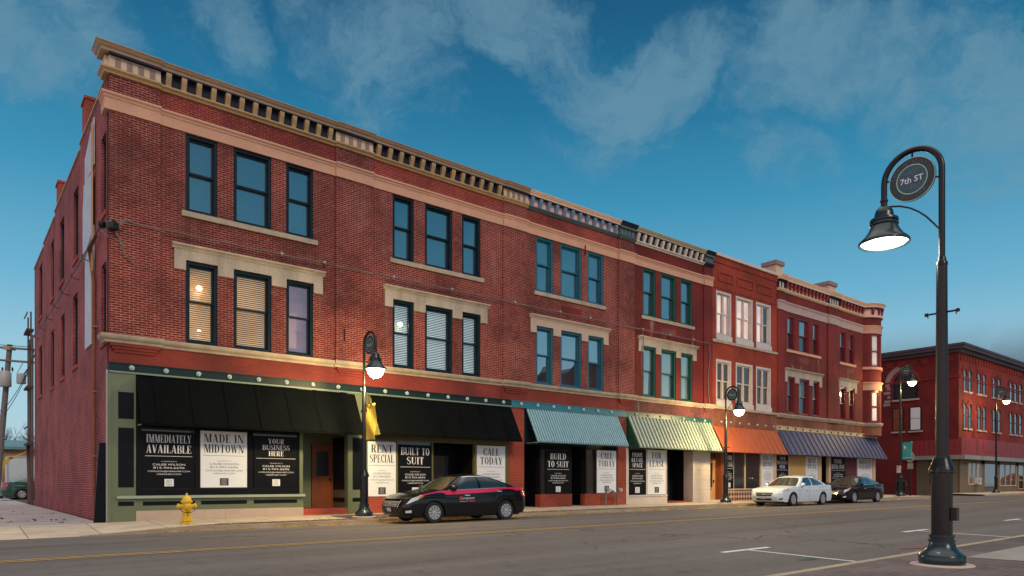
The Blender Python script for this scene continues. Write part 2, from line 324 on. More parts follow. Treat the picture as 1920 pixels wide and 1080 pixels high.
# ------------------------------------------------------------------ mesh helpers
ROOT = {}
class MB:
    def __init__(s): s.v = []; s.f = []; s.m = []; s.cur = 0
    def add(s, vs, fs):
        o = len(s.v); s.v += [tuple(q) for q in vs]
        for f in fs: s.f.append(tuple(i+o for i in f)); s.m.append(s.cur)
        return s
    def box(s, x0, x1, y0, y1, z0, z1):
        if x0 > x1: x0, x1 = x1, x0
        if y0 > y1: y0, y1 = y1, y0
        if z0 > z1: z0, z1 = z1, z0
        return s.add([(x0,y0,z0),(x1,y0,z0),(x1,y1,z0),(x0,y1,z0),(x0,y0,z1),(x1,y0,z1),(x1,y1,z1),(x0,y1,z1)],
              [(0,3,2,1),(4,5,6,7),(0,1,5,4),(1,2,6,5),(2,3,7,6),(3,0,4,7)])
    def hexa(s, bot, top):
        return s.add(list(bot)+list(top), [(3,2,1,0),(4,5,6,7),(0,1,5,4),(1,2,6,5),(2,3,7,6),(3,0,4,7)])
    def prism(s, pts0, pts1):
        n = len(pts0)
        return s.add(list(pts0)+list(pts1), [tuple(range(n-1,-1,-1)), tuple(range(n, 2*n))]+[(i,(i+1)%n,n+(i+1)%n,n+i) for i in range(n)])
    def lathe(s, prof, c=(0,0,0), n=24, axis='Z', cap=True):
        vs = []; fs = []
        for r, h in prof:
            for k in range(n):
                a = 2*PI*k/n; x, y = r*math.cos(a), r*math.sin(a)
                if axis == 'Z': vs.append((c[0]+x, c[1]+y, c[2]+h))
                elif axis == 'Y': vs.append((c[0]+x, c[1]+h, c[2]-y))
                else: vs.append((c[0]+h, c[1]+x, c[2]+y))
        for i in range(len(prof)-1):
            for k in range(n): fs.append((i*n+k, i*n+(k+1)%n, (i+1)*n+(k+1)%n, (i+1)*n+k))
        if cap: fs.append(tuple(range(n-1,-1,-1))); b = (len(prof)-1)*n; fs.append(tuple(range(b, b+n)))
        return s.add(vs, fs)
    def tube(s, path, r, n=8, r1=None):
        P = [Vector(p) for p in path]; N = len(P); vs = []; fs = []
        prev = None
        for i, p in enumerate(P):
            d = (P[min(i+1,N-1)]-P[max(i-1,0)]).normalized()
            up = prev if prev is not None else (Vector((0,0,1)) if abs(d.z) < .9 else Vector((1,0,0)))
            a = d.cross(up); a = a.normalized() if a.length > 1e-5 else d.orthogonal().normalized(); b = a.cross(d).normalized(); prev = b
            rr = r if r1 is None else r+(r1-r)*i/(N-1)
            for k in range(n):
                t = 2*PI*k/n; vs.append(p+a*rr*math.cos(t)+b*rr*math.sin(t))
        for i in range(N-1):
            for k in range(n): fs.append((i*n+k, i*n+(k+1)%n, (i+1)*n+(k+1)%n, (i+1)*n+k))
        fs.append(tuple(range(n-1,-1,-1))); fs.append(tuple(range((N-1)*n, N*n)))
        return s.add(vs, fs)
    def grid(s, fn, nu, nv, u0=0, u1=1, v0=0, v1=1):
        vs = [fn(u0+(u1-u0)*i/nu, v0+(v1-v0)*j/nv) for i in range(nu+1) for j in range(nv+1)]
        return s.add(vs, [(i*(nv+1)+j, (i+1)*(nv+1)+j, (i+1)*(nv+1)+j+1, i*(nv+1)+j+1) for i in range(nu) for j in range(nv)])
    def build(s, name, mat, parent=None, smooth=False, loc=None):
        L = Vector(loc) if loc is not None else (ROOT.get(parent.name, Vector((0,0,0))) if parent else Vector((0,0,0)))
        me = bpy.data.meshes.new(name)
        me.from_pydata([(a-L.x, b-L.y, c-L.z) for a, b, c in s.v], [], s.f)
        for q in (mat if isinstance(mat, (list, tuple)) else [mat]): me.materials.append(M(q))
        for p, i in zip(me.polygons, s.m): p.material_index = i; p.use_smooth = smooth
        me.update()
        o = bpy.data.objects.new(name, me); C.collection.objects.link(o)
        if parent: o.parent = parent; ROOT[o.name] = L
        elif loc is not None: o.location = L; ROOT[o.name] = L
        if smooth:
            import bmesh
            bm = bmesh.new(); bm.from_mesh(me); bmesh.ops.recalc_face_normals(bm, faces=bm.faces)
            for e in bm.edges:
                if len(e.link_faces) == 2 and e.calc_face_angle(0) > .7: e.smooth = False
            bm.to_mesh(me); bm.free()
        return o
def tag(o, label=None, cat=None, group=None, kind=None):
    if label: o['label'] = label
    if cat: o['category'] = cat
    if group: o['group'] = group
    if kind: o['kind'] = kind
    return o
def thing(name, loc, label, cat, group=None):
    o = bpy.data.objects.new(name, None); C.collection.objects.link(o); o.location = loc; o.empty_display_size = .2
    ROOT[o.name] = Vector(loc); return tag(o, label, cat, group)
def structure(name, mb, mat, smooth=False):
    return tag(mb.build(name, mat, smooth=smooth), kind='structure')
def copy_tree(o, parent=None):
    c = o.copy(); C.collection.objects.link(c)
    if parent: c.parent = parent
    for ch in o.children: copy_tree(ch, c)
    return c

# ------------------------------------------------------------------ lettering
def flat_text(txt, bold=0.0):
    cu = bpy.data.curves.new('t', 'FONT'); cu.body = txt; cu.resolution_u = 3; cu.offset = bold
    ob = bpy.data.objects.new('t', cu); C.collection.objects.link(ob)
    dg = bpy.context.evaluated_depsgraph_get()
    me = bpy.data.meshes.new_from_object(ob.evaluated_get(dg))
    vs = [(v.co.x, v.co.y) for v in me.vertices]; fs = [tuple(p.vertices) for p in me.polygons]
    bpy.data.objects.remove(ob); bpy.data.meshes.remove(me); bpy.data.curves.remove(cu)
    if not vs: return [], [], 0
    x0 = min(a for a, b in vs); x1 = max(a for a, b in vs)
    return [((a-x0), b/.729) for a, b in vs], fs, x1-x0
_tc = {}
def sans(txt, bold=0.0):
    if (txt, bold) not in _tc: _tc[(txt, bold)] = flat_text(txt, bold)
    return _tc[(txt, bold)]
def serif_glyph(ch):
    """heavy-and-hairline roman capitals: list of polygons in a box one unit high, and the width"""
    T, t, sv, ov = .17, .05, .04, .055
    P = []
    R = lambda a, b, c, d: P.append([(a,b),(c,b),(c,d),(a,d)])
    def stem(x, w=T, y0=0, y1=1, b=True, tp=True):
        R(x, y0, x+w, y1)
        if b: R(x-ov, y0, x+w+ov, y0+sv)
        if tp: R(x-ov, y1-sv, x+w+ov, y1)
    def ring(cx, cy, rx, ry, tx, ty, a0, a1, n=14):
        for i in range(n):
            q = []
            for a, k in ((a0+(a1-a0)*i/n, 0), (a0+(a1-a0)*(i+1)/n, 0), (a0+(a1-a0)*(i+1)/n, 1), (a0+(a1-a0)*i/n, 1)):
                a = math.radians(a); q.append((cx+(rx-tx*k)*math.cos(a), cy+(ry-ty*k)*math.sin(a)))
            P.append(q)
    def diag(x0, y0, x1, y1, w): P.append([(x0,y0),(x0+w,y0),(x1+w,y1),(x1,y1)])
    def foot(x, y, w): R(x-ov, y, x+w+ov, y+sv)
    w = .62
    if ch == 'A': w=.66; diag(.05,0,.27,1,t); diag(.43,0,.24,1,T); R(.15,.28,.5,.28+t); foot(.05,0,t); foot(.43,0,T)
    elif ch == 'B': w=.6; stem(.06); R(.2,1-t,.36,1); R(.2,.5-t/2,.38,.5+t/2); R(.2,0,.38,t); ring(.36,.75,.2,.25,.14,t,-90,90); ring(.38,.26,.22,.26,.15,t,-90,90)
    elif ch == 'C': w=.6; ring(.34,.5,.3,.5,.17,t,40,320); R(.53,.68,.58,.98); R(.54,.14,.57,.26)
    elif ch == 'D': w=.66; stem(.06); R(.2,1-t,.34,1); R(.2,0,.34,t); ring(.32,.5,.3,.5,.17,t,-90,90)
    elif ch in 'EF':
        w=.56; stem(.06); R(.2,1-t,.52,1); R(.48,.74,.52,1); R(.2,.5-t/2,.4,.5+t/2); R(.38,.38,.41,.62)
        if ch == 'E': R(.2,0,.54,t); R(.5,0,.54,.28)
    elif ch == 'H': w=.74; stem(.06); stem(.5); R(.2,.5-t/2,.52,.5+t/2)
    elif ch == 'I': w=.32; stem(.075)
    elif ch == 'J': w=.48; R(.22,.2,.22+T,1); R(.16,1-sv,.45,1); ring(.2,.2,.19,.2,.12,t,180,360)
    elif ch == 'L': w=.56; stem(.06); R(.2,0,.54,t); R(.5,0,.54,.3)
    elif ch == 'M': w=.86; stem(.06,t); diag(.36,0,.09,1,T); diag(.4,0,.63,1,t); stem(.62,T)
    elif ch == 'N': w=.72; stem(.08,t); diag(.49,0,.08,1,T); stem(.6,t,b=False)
    elif ch == 'O': w=.66; ring(.33,.5,.3,.5,.17,t*.9,0,360,24)
    elif ch in 'PR':
        w=.6; stem(.06); R(.2,1-t,.36,1); R(.2,.46,.36,.46+t); ring(.36,.73,.2,.27,.15,t,-90,90)
        if ch == 'R': w=.66; P.append([(.30,.46),(.46,.46),(.58,.06),(.42,.06)]); R(.44,0,.64,sv+.02)
    elif ch == 'S':
        w=.54; pts=[]
        for i in range(15):
            a = math.radians(30+ i*240/14); pts.append((.27+.19*math.cos(a), .745+.225*math.sin(a)))
        for i in range(1,15):
            a = math.radians(90 - i*240/14); pts.append((.27+.2*math.cos(a), .255+.23*math.sin(a)))
        n = len(pts)
        for i in range(n-1):
            wa = .035+.06*math.sin(PI*i/(n-1))**3; wb = .035+.06*math.sin(PI*(i+1)/(n-1))**3
            (x0,y0),(x1,y1) = pts[i], pts[i+1]
            P.append([(x0-wa,y0),(x1-wb,y1-.004),(x1+wb,y1+.004),(x0+wa,y0)] if abs(y1-y0)>abs(x1-x0) else [(x0,y0-wa*.75),(x1,y1-wb*.75),(x1,y1+wb*.75),(x0,y0+wa*.75)])
        R(.43,.7,.46,.95); R(.06,.05,.09,.3)
    elif ch == 'T': w=.6; stem(.215,tp=False); R(.03,1-t,.57,1); R(.03,.74,.07,1); R(.53,.74,.57,1)
    elif ch == 'U': w=.7; R(.08,.25,.08+T,1); R(.02,1-sv,.31,1); R(.56,.25,.56+t,1); R(.5,1-sv,.68,1); ring(.345,.27,.265,.27,.1,.06,180,360)
    elif ch == 'V': w=.64; diag(.24,0,.04,1,T); diag(.29,0,.53,1,t); R(0,1-sv,.26,1); R(.46,1-sv,.64,1)
    elif ch == 'W': w=.92; diag(.2,0,.04,1,T*.9); diag(.24,0,.42,1,t); diag(.54,0,.36,1,T*.9); diag(.58,0,.82,1,t); R(0,1-sv,.25,1); R(.74,1-sv,.92,1)
    elif ch == 'Y': w=.64; R(.24,0,.24+T,.45); foot(.24,0,T); diag(.24,.43,.03,1,T); diag(.35,.43,.53,1,t); R(0,1-sv,.26,1); R(.46,1-sv,.64,1)
    else: w=.3; P=[]
    return P, w
def serif_line(mb, txt, put, cx, base, h, width):
    gl = [serif_glyph(c) for c in txt]; gap = .05
    tot = sum(w for _, w in gl)+gap*(len(gl)-1); k = min(width/tot, h*1.15)
    x = cx-tot*k/2
    for P, w in gl:
        for q in P: mb.add([put(x+a*k, base+b*h) for a, b in q], [tuple(range(len(q)))])
        x += (w+gap)*k
def sans_line(mb, txt, put, cx, base, h, width):
    vs, fs, w = sans(txt)
    if not vs: return
    k = width/w
    mb.add([put(cx-width/2+a*k, base+b*h) for a, b in vs], fs)

# ------------------------------------------------------------------ ground
SL = .0036
PROF = [(-60,.05),(-2,.05),(4.75,.0),(4.9,-.11),(12.5,.05),(19.8,-.105),(20.25,-.13),(20.4,0.0),(23,.08),(300,.08)]
def prof(y):
    for (a, p), (b, q) in zip(PROF, PROF[1:]):
        if a <= y <= b: return p+(q-p)*(y-a)/(b-a)
    return .05
def gz(x, y): return SL*(x-3.66)+prof(y)
def sheet(mb, xs, ys, dz=0.0, zf=None):
    zf = zf or gz
    xs = list(xs); ys = list(ys)
    vs = [(x, y, zf(x, y)+dz) for x in xs for y in ys]; n = len(ys)
    return mb.add(vs, [(i*n+j, (i+1)*n+j, (i+1)*n+j+1, i*n+j+1) for i in range(len(xs)-1) for j in range(n-1)])
XS = [-150,-60,-20,0,20,40,60,100,150,250]
structure('ground', MB().add([(-900,-400,-.62),(1500,-400,-.62),(1500,1500,-.62),(-900,1500,-.62)], [(0,1,2,3)]), 'tar')
structure('road', sheet(MB(), XS, [4.9,7,9,11,12.5,14,16,18,19.8]), 'asphalt')
structure('gutter', sheet(MB(), XS, [19.8,20.25]), 'kerb')
def zap(x, y):                                        # dropped kerb at the vacant lot's driveway
    return SL*(x-3.66)+(-.13+(y-20.25)*.165/2.75)
m = MB(); sheet(m, [-150,-40,2.6], [20.25,21.6,23.0], zf=zap); structure('driveway_apron', m, 'slab')
m = MB(); m.add([(2.6,20.25,zap(2.6,20.25)),(4.9,20.25,gz(4.9,20.4)-.002),(4.9,23,gz(4.9,23)),(2.6,23,zap(2.6,23))], [(0,1,2,3)]); structure('sidewalk_ramp', m, 'slab')
m = MB(); sheet(m, [4.9,20,40,56.5], [20.4,21.05,23.9]); sheet(m, [66.5,100,160], [20.4,23.9]); structure('sidewalk', m, 'slab')
m = MB()
for a, b in ((4.9,30),(30,56.5),(66.5,160)):
    m.hexa([(a,20.25,gz(a,20)-.3),(b,20.25,gz(b,20)-.3),(b,20.4,gz(b,20)-.3),(a,20.4,gz(a,20)-.3)],
           [(a,20.262,gz(a,20.4)+.002),(b,20.262,gz(b,20.4)+.002),(b,20.4,gz(b,20.4)+.004),(a,20.4,gz(a,20.4)+.004)])
m.hexa([(2.6,20.25,-.5),(4.9,20.25,-.5),(4.9,20.4,-.5),(2.6,20.4,-.5)],[(2.6,20.252,zap(2.6,20.25)+.002),(4.9,20.252,gz(4.9,20.4)+.002),(4.9,20.4,gz(4.9,20.4)+.003),(2.6,20.4,zap(2.6,20.4)+.003)])
structure('kerb', m, 'kerb')
m = MB(); sheet(m, [6.1,20,40,56], [20.405,20.92], .005); sheet(m, [10.1,11.0,12.6], [20.92,22.2], .005)
m.add([(5.0,20.41,gz(5,20.41)+.005),(6.1,20.405,gz(6.1,20.4)+.005),(6.1,20.92,gz(6.1,20.92)+.005)], [(0,1,2)]); structure('brick_paving', m, 'paver')
m = MB(); sheet(m, [-150,-20,3.5], [23.0,30,44,60,120], zf=lambda x, y: zap(x,23)+.02*min(1,(y-23)/12)+.03*math.sin(x*1.3+y*.7)*min(1,(y-23)/4)*.6); structure('gravel_lot', m, 'gravel')
m = MB()
for i in range(170):
    y = 23.2+abs(random.gauss(0,7)); x = random.uniform(-9,3.4); a = random.uniform(0,6.28); r = random.uniform(.02,.06); w = r*random.uniform(.25,.9)
    z = zap(x,23)+.02*min(1,(y-23)/12)+.03*math.sin(x*1.3+y*.7)*min(1,(y-23)/4)*.6
    c, q = math.cos(a), math.sin(a)
    m.hexa([(x+r*c-w*q,y+r*q+w*c,z-.01),(x-r*c-w*q,y-r*q+w*c,z-.01),(x-r*c+w*q,y-r*q-w*c,z-.01),(x+r*c+w*q,y+r*q-w*c,z-.01)],[(x+.6*(r*c-w*q),y+.6*(r*q+w*c),z+w*.7),(x+.6*(-r*c-w*q),y+.6*(-r*q+w*c),z+w*.7),(x+.6*(-r*c+w*q),y+.6*(-r*q-w*c),z+w*.7),(x+.6*(r*c+w*q),y+.6*(r*q-w*c),z+w*.7)])
tag(m.build('lot_debris', 'bark'), kind='stuff')
m = MB(); sheet(m, [57,61.5,66], [19.8,60,160], -.02, zf=lambda x, y: SL*(x-3.66)-.09); structure('cross_street', m, 'asphalt')
m = MB(); sheet(m, XS, [-40,-2,3.2,4.75]); structure('near_sidewalk', m, 'slab')
m = MB(); sheet(m, XS, [2.0,3.1,4.74], .005); structure('near_brick_paving', m, 'paver')
m = MB(); sheet(m, [12.3,16.9], [3.15,4.02], .010); sheet(m, [18.5,23.1], [3.15,4.02], .010); structure('near_concrete_slab', m, 'near_slab')
m = MB()
for a, b in ((-150,20),(20,80),(80,250)):
    m.hexa([(a,4.75,gz(a,4.9)-.3),(b,4.75,gz(b,4.9)-.3),(b,4.9,gz(b,4.9)-.3),(a,4.9,gz(a,4.9)-.3)],
           [(a,4.75,gz(a,4.75)+.006),(b,4.75,gz(b,4.75)+.006),(b,4.885,gz(b,4.75)+.004),(a,4.885,gz(a,4.75)+.004)])
structure('near_kerb', m, 'kerb')
m = MB()
for y in (12.5, 12.78): sheet(m, XS, [y,y+.11], .006)
structure('centre_line', m, 'line_yellow')
m = MB()
for x, l in ((11.4,2.6),(18.9,2.6),(26.3,2.6)):
    sheet(m, [x-.05,x+.05], [4.95,7.2], .006); sheet(m, [x-.75,x+.75], [7.205,7.33], .006)
structure('parking_marks', m, 'line_white')
for nm, mt, x, y, a in (('green_survey_mark','mark_green',11.1,5.9,.30),('red_survey_mark','mark_red',14.5,5.65,.55)):
    m = MB(); n = 14; m.add([(x+a*math.cos(i*2*PI/n)*random.uniform(.5,1.2), y+.35*a*math.sin(i*2*PI/n)*random.uniform(.5,1.2), gz(x,y)+.006) for i in range(n)], [tuple(range(n))]); structure(nm, m, mt)
# fallen leaves along the kerb
m = MB()
for i in range(2600):
    x = random.uniform(4.5, 40) if i % 3 else random.uniform(11, 20)
    y = 20.24-abs(random.gauss(0, .16)) if i % 5 else 20.3+abs(random.gauss(0,.5))
    if i % 17 == 0: y = 20.2-random.uniform(0,1.2)
    z = (gz(x, y) if y > 20.42 else (gz(x, y) if y < 20.25 else gz(x,20.4)))+random.uniform(.012,.03)
    a = random.uniform(0, 6.28); r = random.uniform(.025,.06); tl = random.uniform(-.015,.015)
    m.add([(x+r*math.cos(a), y+r*math.sin(a), z+tl),(x+.5*r*math.cos(a+1.6), y+.5*r*math.sin(a+1.6), z),(x-r*math.cos(a), y-r*math.sin(a), z-tl*.5),(x-.5*r*math.cos(a+1.6), y-.5*r*math.sin(a+1.6), z+.01)], [(0,1,2,3)])
tag(m.build('fallen_leaves', 'leaf'), kind='stuff')

# ------------------------------------------------------------------ facade helpers
F = 23.0
class Front:                                    # wall facing the road: u = x, d = towards the viewer
    def __init__(s, y=F): s.y = y
    def p(s, u, z, d): return (u, s.y-d, z)
    def bx(s, mb, u0, u1, z0, z1, d0, d1): return mb.box(u0, u1, s.y-d1, s.y-d0, z0, z1)
class Side:                                     # wall facing -x: u = y
    def __init__(s, x): s.x = x
    def p(s, u, z, d): return (s.x-d, u, z)
    def bx(s, mb, u0, u1, z0, z1, d0, d1): return mb.box(s.x-d1, s.x-d0, u0, u1, z0, z1)
FR = Front()
def wall_holes(mb, fr, u0, u1, z0, z1, holes, d=0.0, depth=.26):
    us = sorted({u0,u1}|{h[0] for h in holes}|{h[1] for h in holes}); zs = sorted({z0,z1}|{h[2] for h in holes}|{h[3] for h in holes})
    us = [q for q in us if u0 <= q <= u1]; zs = [q for q in zs if z0 <= q <= z1]
    for a, b in zip(us, us[1:]):
        for c, e in zip(zs, zs[1:]):
            um, zm = (a+b)/2, (c+e)/2
            if any(h[0] < um < h[1] and h[2] < zm < h[3] for h in holes): continue
            mb.add([fr.p(a,c,d),fr.p(b,c,d),fr.p(b,e,d),fr.p(a,e,d)], [(0,1,2,3)])
    for a, b, c, e in holes:
        for q in ([(a,c),(a,e)],[(b,c),(b,e)],[(a,c),(b,c)],[(a,e),(b,e)]):
            (ua,za),(ub,zb) = q
            mb.add([fr.p(ua,za,d),fr.p(ub,zb,d),fr.p(ub,zb,d-depth),fr.p(ua,za,d-depth)], [(0,1,2,3)])
def window(par, fr, u0, u1, z0, z1, frame, pane, mull=False, blind=None, room=None, fw=.10, base=0.0, meet=.5, lamps=(), label=None, half_shade=None):
    e = .003
    mb = MB(); B = lambda a, b, c, dd, d0, d1: fr.bx(mb, a, b, c, dd, base+d0, base+d1)
    B(u0+e,u0+fw,z0+e,z1-e,-.25,-.03); B(u1-fw,u1-e,z0+e,z1-e,-.25,-.03); B(u0+fw,u1-fw,z1-fw,z1-e,-.25,-.03); B(u0+fw,u1-fw,z0+e,z0+fw*.8,-.25,-.02)
    a, b, c, dd = u0+fw, u1-fw, z0+fw*.8, z1-fw; zm = c+(dd-c)*meet; sw = .05
    B(a,b,zm-.03,zm+.03,-.20,-.10)
    B(a,a+sw,zm+.03,dd,-.19,-.12); B(b-sw,b,zm+.03,dd,-.19,-.12); B(a+sw,b-sw,dd-sw*1.4,dd,-.19,-.12)
    B(a,a+sw,c,zm-.03,-.24,-.15); B(b-sw,b,c,zm-.03,-.24,-.15); B(a+sw,b-sw,c,c+.07,-.24,-.15)
    if mull: um = (a+b)/2; B(um-.06,um+.06,c+.07,zm-.03,-.235,-.09); B(um-.06,um+.06,zm+.03,dd-sw*1.4,-.19,-.09)
    w = mb.build('window', frame, par)
    if label: w['label'] = label
    j = lambda: random.uniform(-.007,.007)
    g = MB(); g.add([fr.p(a,zm,base-.165+j()),fr.p(b,zm,base-.165+j()),fr.p(b,dd,base-.165+j()),fr.p(a,dd,base-.165+j())], [(0,1,2,3)])
    g.add([fr.p(a,c,base-.205+j()),fr.p(b,c,base-.205+j()),fr.p(b,zm,base-.205+j()),fr.p(a,zm,base-.205+j())], [(0,1,2,3)])
    if isinstance(pane, tuple): g.m = [0, 1]
    g.build('pane', list(pane) if isinstance(pane, tuple) else pane, w)
    if blind:
        s = MB(); z = c+.02
        while z < dd-.06:
            s.hexa([fr.p(a,z,base-.30),fr.p(b,z,base-.30),fr.p(b,z+.006,base-.30),fr.p(a,z+.006,base-.30)],
                   [fr.p(a,z+.032,base-.335),fr.p(b,z+.032,base-.335),fr.p(b,z+.037,base-.335),fr.p(a,z+.037,base-.335)]); z += .066
        s.build('blind', blind, w)
    if room:
        q = MB(); fr.bx(q, u0-.1, u1+.1, z0-.1, z1+.1, base-.75, base-.7); q.build('room_wall', room, w)
    for (lu, lz, lr) in lamps:
        q = MB(); cx, cy, cz = fr.p(lu, lz, base-.45); q.lathe([(lr*math.sin(PI*i/8)+.001, -lr*math.cos(PI*i/8)*.8) for i in range(9)], (cx,cy,cz), 12, cap=False); q.build('room_light', 'room_lamp', w, True)
    return w
def profile_run(mb, fr, u0, u1, poly, mitre=False):   # poly of (d, z) extruded along u
    mb.prism([fr.p(u0-(d if mitre else 0), z, d) for d, z in poly], [fr.p(u1, z, d) for d, z in poly])
def band(par, name, mat, fr, u0, u1, poly, mitre=False):
    m = MB(); profile_run(m, fr, u0, u1, poly, mitre); return m.build(name, mat, par)
CROWN = lambda z0, z1, p: [(-.2,z0),(p*.62,z0),(p*.66,z0+(z1-z0)*.35),(p*.8,z0+(z1-z0)*.5),(p*.95,z0+(z1-z0)*.85),(p,z0+(z1-z0)*.88),(p,z1),(-.2,z1+.02)]
def bracket_mesh(w, z0, z1, p):
    m = MB(); n = 9; prof2 = [(.0,z0)]
    for i in range(n+1):
        t = i/n; d = .07+(p-.07)*(.5-.5*math.cos(PI*min(1,t*1.15)))
        prof2.append((d, z0+(z1-z0)*t))
    prof2.append((.0,z1))
    m.prism([(-w/2,-d,z) for d, z in prof2], [(w/2,-d,z) for d, z in prof2]); return m
def brackets(par, mat, fr, us, w, z0, z1, p, d0):
    L = ROOT[par.name]; proto = None
    for u in us:
        if proto is None:
            proto = bracket_mesh(w, z0, z1, p).build('cornice_bracket', mat, None); o = proto; o.parent = par
        else:
            o = proto.copy(); C.collection.objects.link(o); o.parent = par
        x, y, z = fr.p(u, 0, d0); o.location = (x-L.x, y-L.y, -L.z)
def rosettes(par, mat, us, zc, d0, r=.075):
    L = ROOT[par.name]; proto = None
    for u in us:
        if proto is None:
            m = MB(); m.lathe([(r,0),(r,-.03),(r*.75,-.05),(r*.6,-.045),(r*.4,-.05),(r*.25,-.075),(.005,-.08)], (0,0,0), 14, 'Y')
            proto = m.build('rosette', mat, None, True); o = proto; o.parent = par
        else:
            o = proto.copy(); C.collection.objects.link(o); o.parent = par
        o.location = (u-L.x, F-d0-L.y, zc-L.z)
def lintel(par, mat, fr, u0, u1, holes, ztop, zear, d=.045):
    m = MB(); zw = holes[0][3]
    fr.bx(m, u0, u1, zw, ztop-.15, -.01, d)
    ed = [u0]+[q for h in holes for q in h[:2]]+[u1]
    for a, b in zip(ed[::2], ed[1::2]): fr.bx(m, a, b, zear, zw, -.01, d)
    m.build('lintel', mat, par)
    band(par, 'lintel_cap', mat, fr, u0-.07, u1+.07, [(-.01,ztop-.15),(d+.02,ztop-.15),(d+.05,ztop-.09),(d+.12,ztop-.05),(d+.12,ztop),(-.01,ztop+.01)])
def sill(par, mat, fr, u0, u1, ztop, th=.16, d=.07):
    m = MB(); fr.bx(m, u0, u1, ztop-th, ztop, -.2, d); m.build('sill', mat, par)
def panel_block(par, fr, u0, u1, z0, z1, d, mat, inmat, n):
    m = MB(); fr.bx(m, u0, u1, z0, z1, -.1, d); o = m.build('cornice_panel', mat, par)
    pw = (u1-u0)/(n*2+1)
    for i in range(n):
        q = MB(); fr.bx(q, u0+pw*(1+2*i), u0+pw*(2+2*i), z0+.06, z1-.05, d-.02, d+.012); q.build('panel_inset', inmat, o)

# ------------------------------------------------------------------ the long brick block: shared bay builder
ZT, ZR = (9.53, 11.94), (5.50, 8.03)
def bay_upper(par, p0, p1, q1, tri, cfg, end_pil=True):
    """pilaster p0..p1, bay p1..q1; tri = the three window spans"""
    top = [(a,b)+ZT for a, b in tri]; low = [(a,b)+ZR for a, b in tri]
    m = MB(); wall_holes(m, FR, p1, q1, 5.46, 11.96, top+low); m.build('wall', cfg['wall'], par)
    m = MB(); FR.bx(m, p1, q1, 12.38, 13.02, -.1, .004); m.build('frieze_wall', cfg.get('frieze', 'brick_frieze'), par)
    m = MB(); FR.bx(m, p1, q1, 4.68, 5.24, -.15, .01); m.build('band_wall', cfg.get('band', 'brick_band'), par)
    if p1 > p0: pilaster(par, p0, p1, cfg)
    band(par, 'stone_band', 'stone', FR, p1, q1, [(-.1,11.945),(.05,11.945),(.05,12.24),(.075,12.26),(.085,12.31),(.13,12.35),(.13,12.41),(-.1,12.43)])
    band(par, 'string_course', 'stone_string', FR, p1, q1, [(-.1,5.24),(.05,5.24),(.06,5.30),(.13,5.36),(.15,5.42),(.15,5.47),(-.1,5.495)])
    band(par, 'frieze_moulding', cfg['mould'], FR, p1, q1, [(-.1,12.98),(.06,12.98),(.08,13.03),(.15,13.07),(.15,13.115),(-.1,13.12)])
    m = MB(); FR.bx(m, p1, q1, 13.115, 13.54, -.1, .02); m.build('cornice_backing', cfg['back'], par)
    m = MB(); FR.bx(m, p1, q1, 13.50, 13.54, -.05, .20); m.build('soffit', cfg['soffit'], par)
    n = cfg['n']; w = (q1-p1)/n
    brackets(par, cfg['brk'], FR, [p1+w*(i+.5) for i in range(n)], w*.34, 13.115, 13.50, .17, .02)
    band(par, 'cornice', cfg['crown'], FR, p1, q1, CROWN(13.54,13.735,.31))
    sill(par, 'stone_string', FR, tri[0][0]-.12, tri[2][1]+.14, ZT[0]-.0)
    lintel(par, cfg.get('lint', 'stone_grey'), FR, tri[0][0]-.33, tri[2][1]+.33, [(a,b)+ZR for a, b in tri], 8.49, 7.72)
    for i, h in enumerate(top): window(par, FR, *h, cfg['frame'], cfg['ptop'], mull=cfg.get('mull', False), meet=.52)
    for i, h in enumerate(low): window(par, FR, *h, cfg['frame'], cfg['plow'][i], blind=cfg['blind'][i], room=cfg['room'][i], lamps=cfg['lamps'][i] if 'lamps' in cfg else (), meet=.52)
def pilaster(par, p0, p1, cfg):
    pc = cfg['pil']; mt = p0 < 4; S0 = Side(3.66)
    def bnd(name, mat, a, b, poly):
        if not mt: return band(par, name, mat, FR, a, b, poly)
        m = MB(); profile_run(m, FR, p0, b, poly, True); profile_run(m, S0, F, F+.45, poly, True); return m.build(name, mat, par)
    m = MB(); FR.bx(m, p0, p1, 5.46, 11.96, -.15, .075); FR.bx(m, p0, p1, 12.38, 13.02, -.1, .075); m.build('pilaster', cfg.get('pilwall', cfg['wall']), par)
    m = MB(); FR.bx(m, p0, p1, 4.68, 5.24, -.15, .03)
    for i in range(3): FR.bx(m, p0+.06*i+.02, p1-.06*i-.02, 5.24-.085*(i+1), 5.235-.085*i, .0, .14-.035*i)
    m.build('corbel', pc.get('band', 'brick_band'), par)
    bnd('stone_band', 'stone', p0-.003, p1+.003, [(-.1,11.93),(.12,11.93),(.12,12.25),(.145,12.27),(.155,12.32),(.20,12.36),(.20,12.42),(-.1,12.44)])
    bnd('string_course', 'stone_string', p0-.06, p1+.06, [(-.1,5.25),(.12,5.25),(.13,5.31),(.20,5.37),(.22,5.43),(.22,5.48),(-.1,5.505)])
    bnd('frieze_moulding', pc['mould'], p0-.003, p1+.003, [(-.1,12.97),(.13,12.97),(.15,13.02),(.22,13.07),(.22,13.12),(-.1,13.125)])
    panel_block(par, FR, p0, p1, 13.125, 13.49, .11, pc['panel'], pc['inset'], 4)
    m = MB(); FR.bx(m, p0, p1, 13.485, 13.542, -.05, .24); m.build('soffit', pc.get('soffit', 'navy'), par)
    bnd('cornice', pc['crown'], p0-.003, p1+.003, CROWN(13.542,13.745,.36))
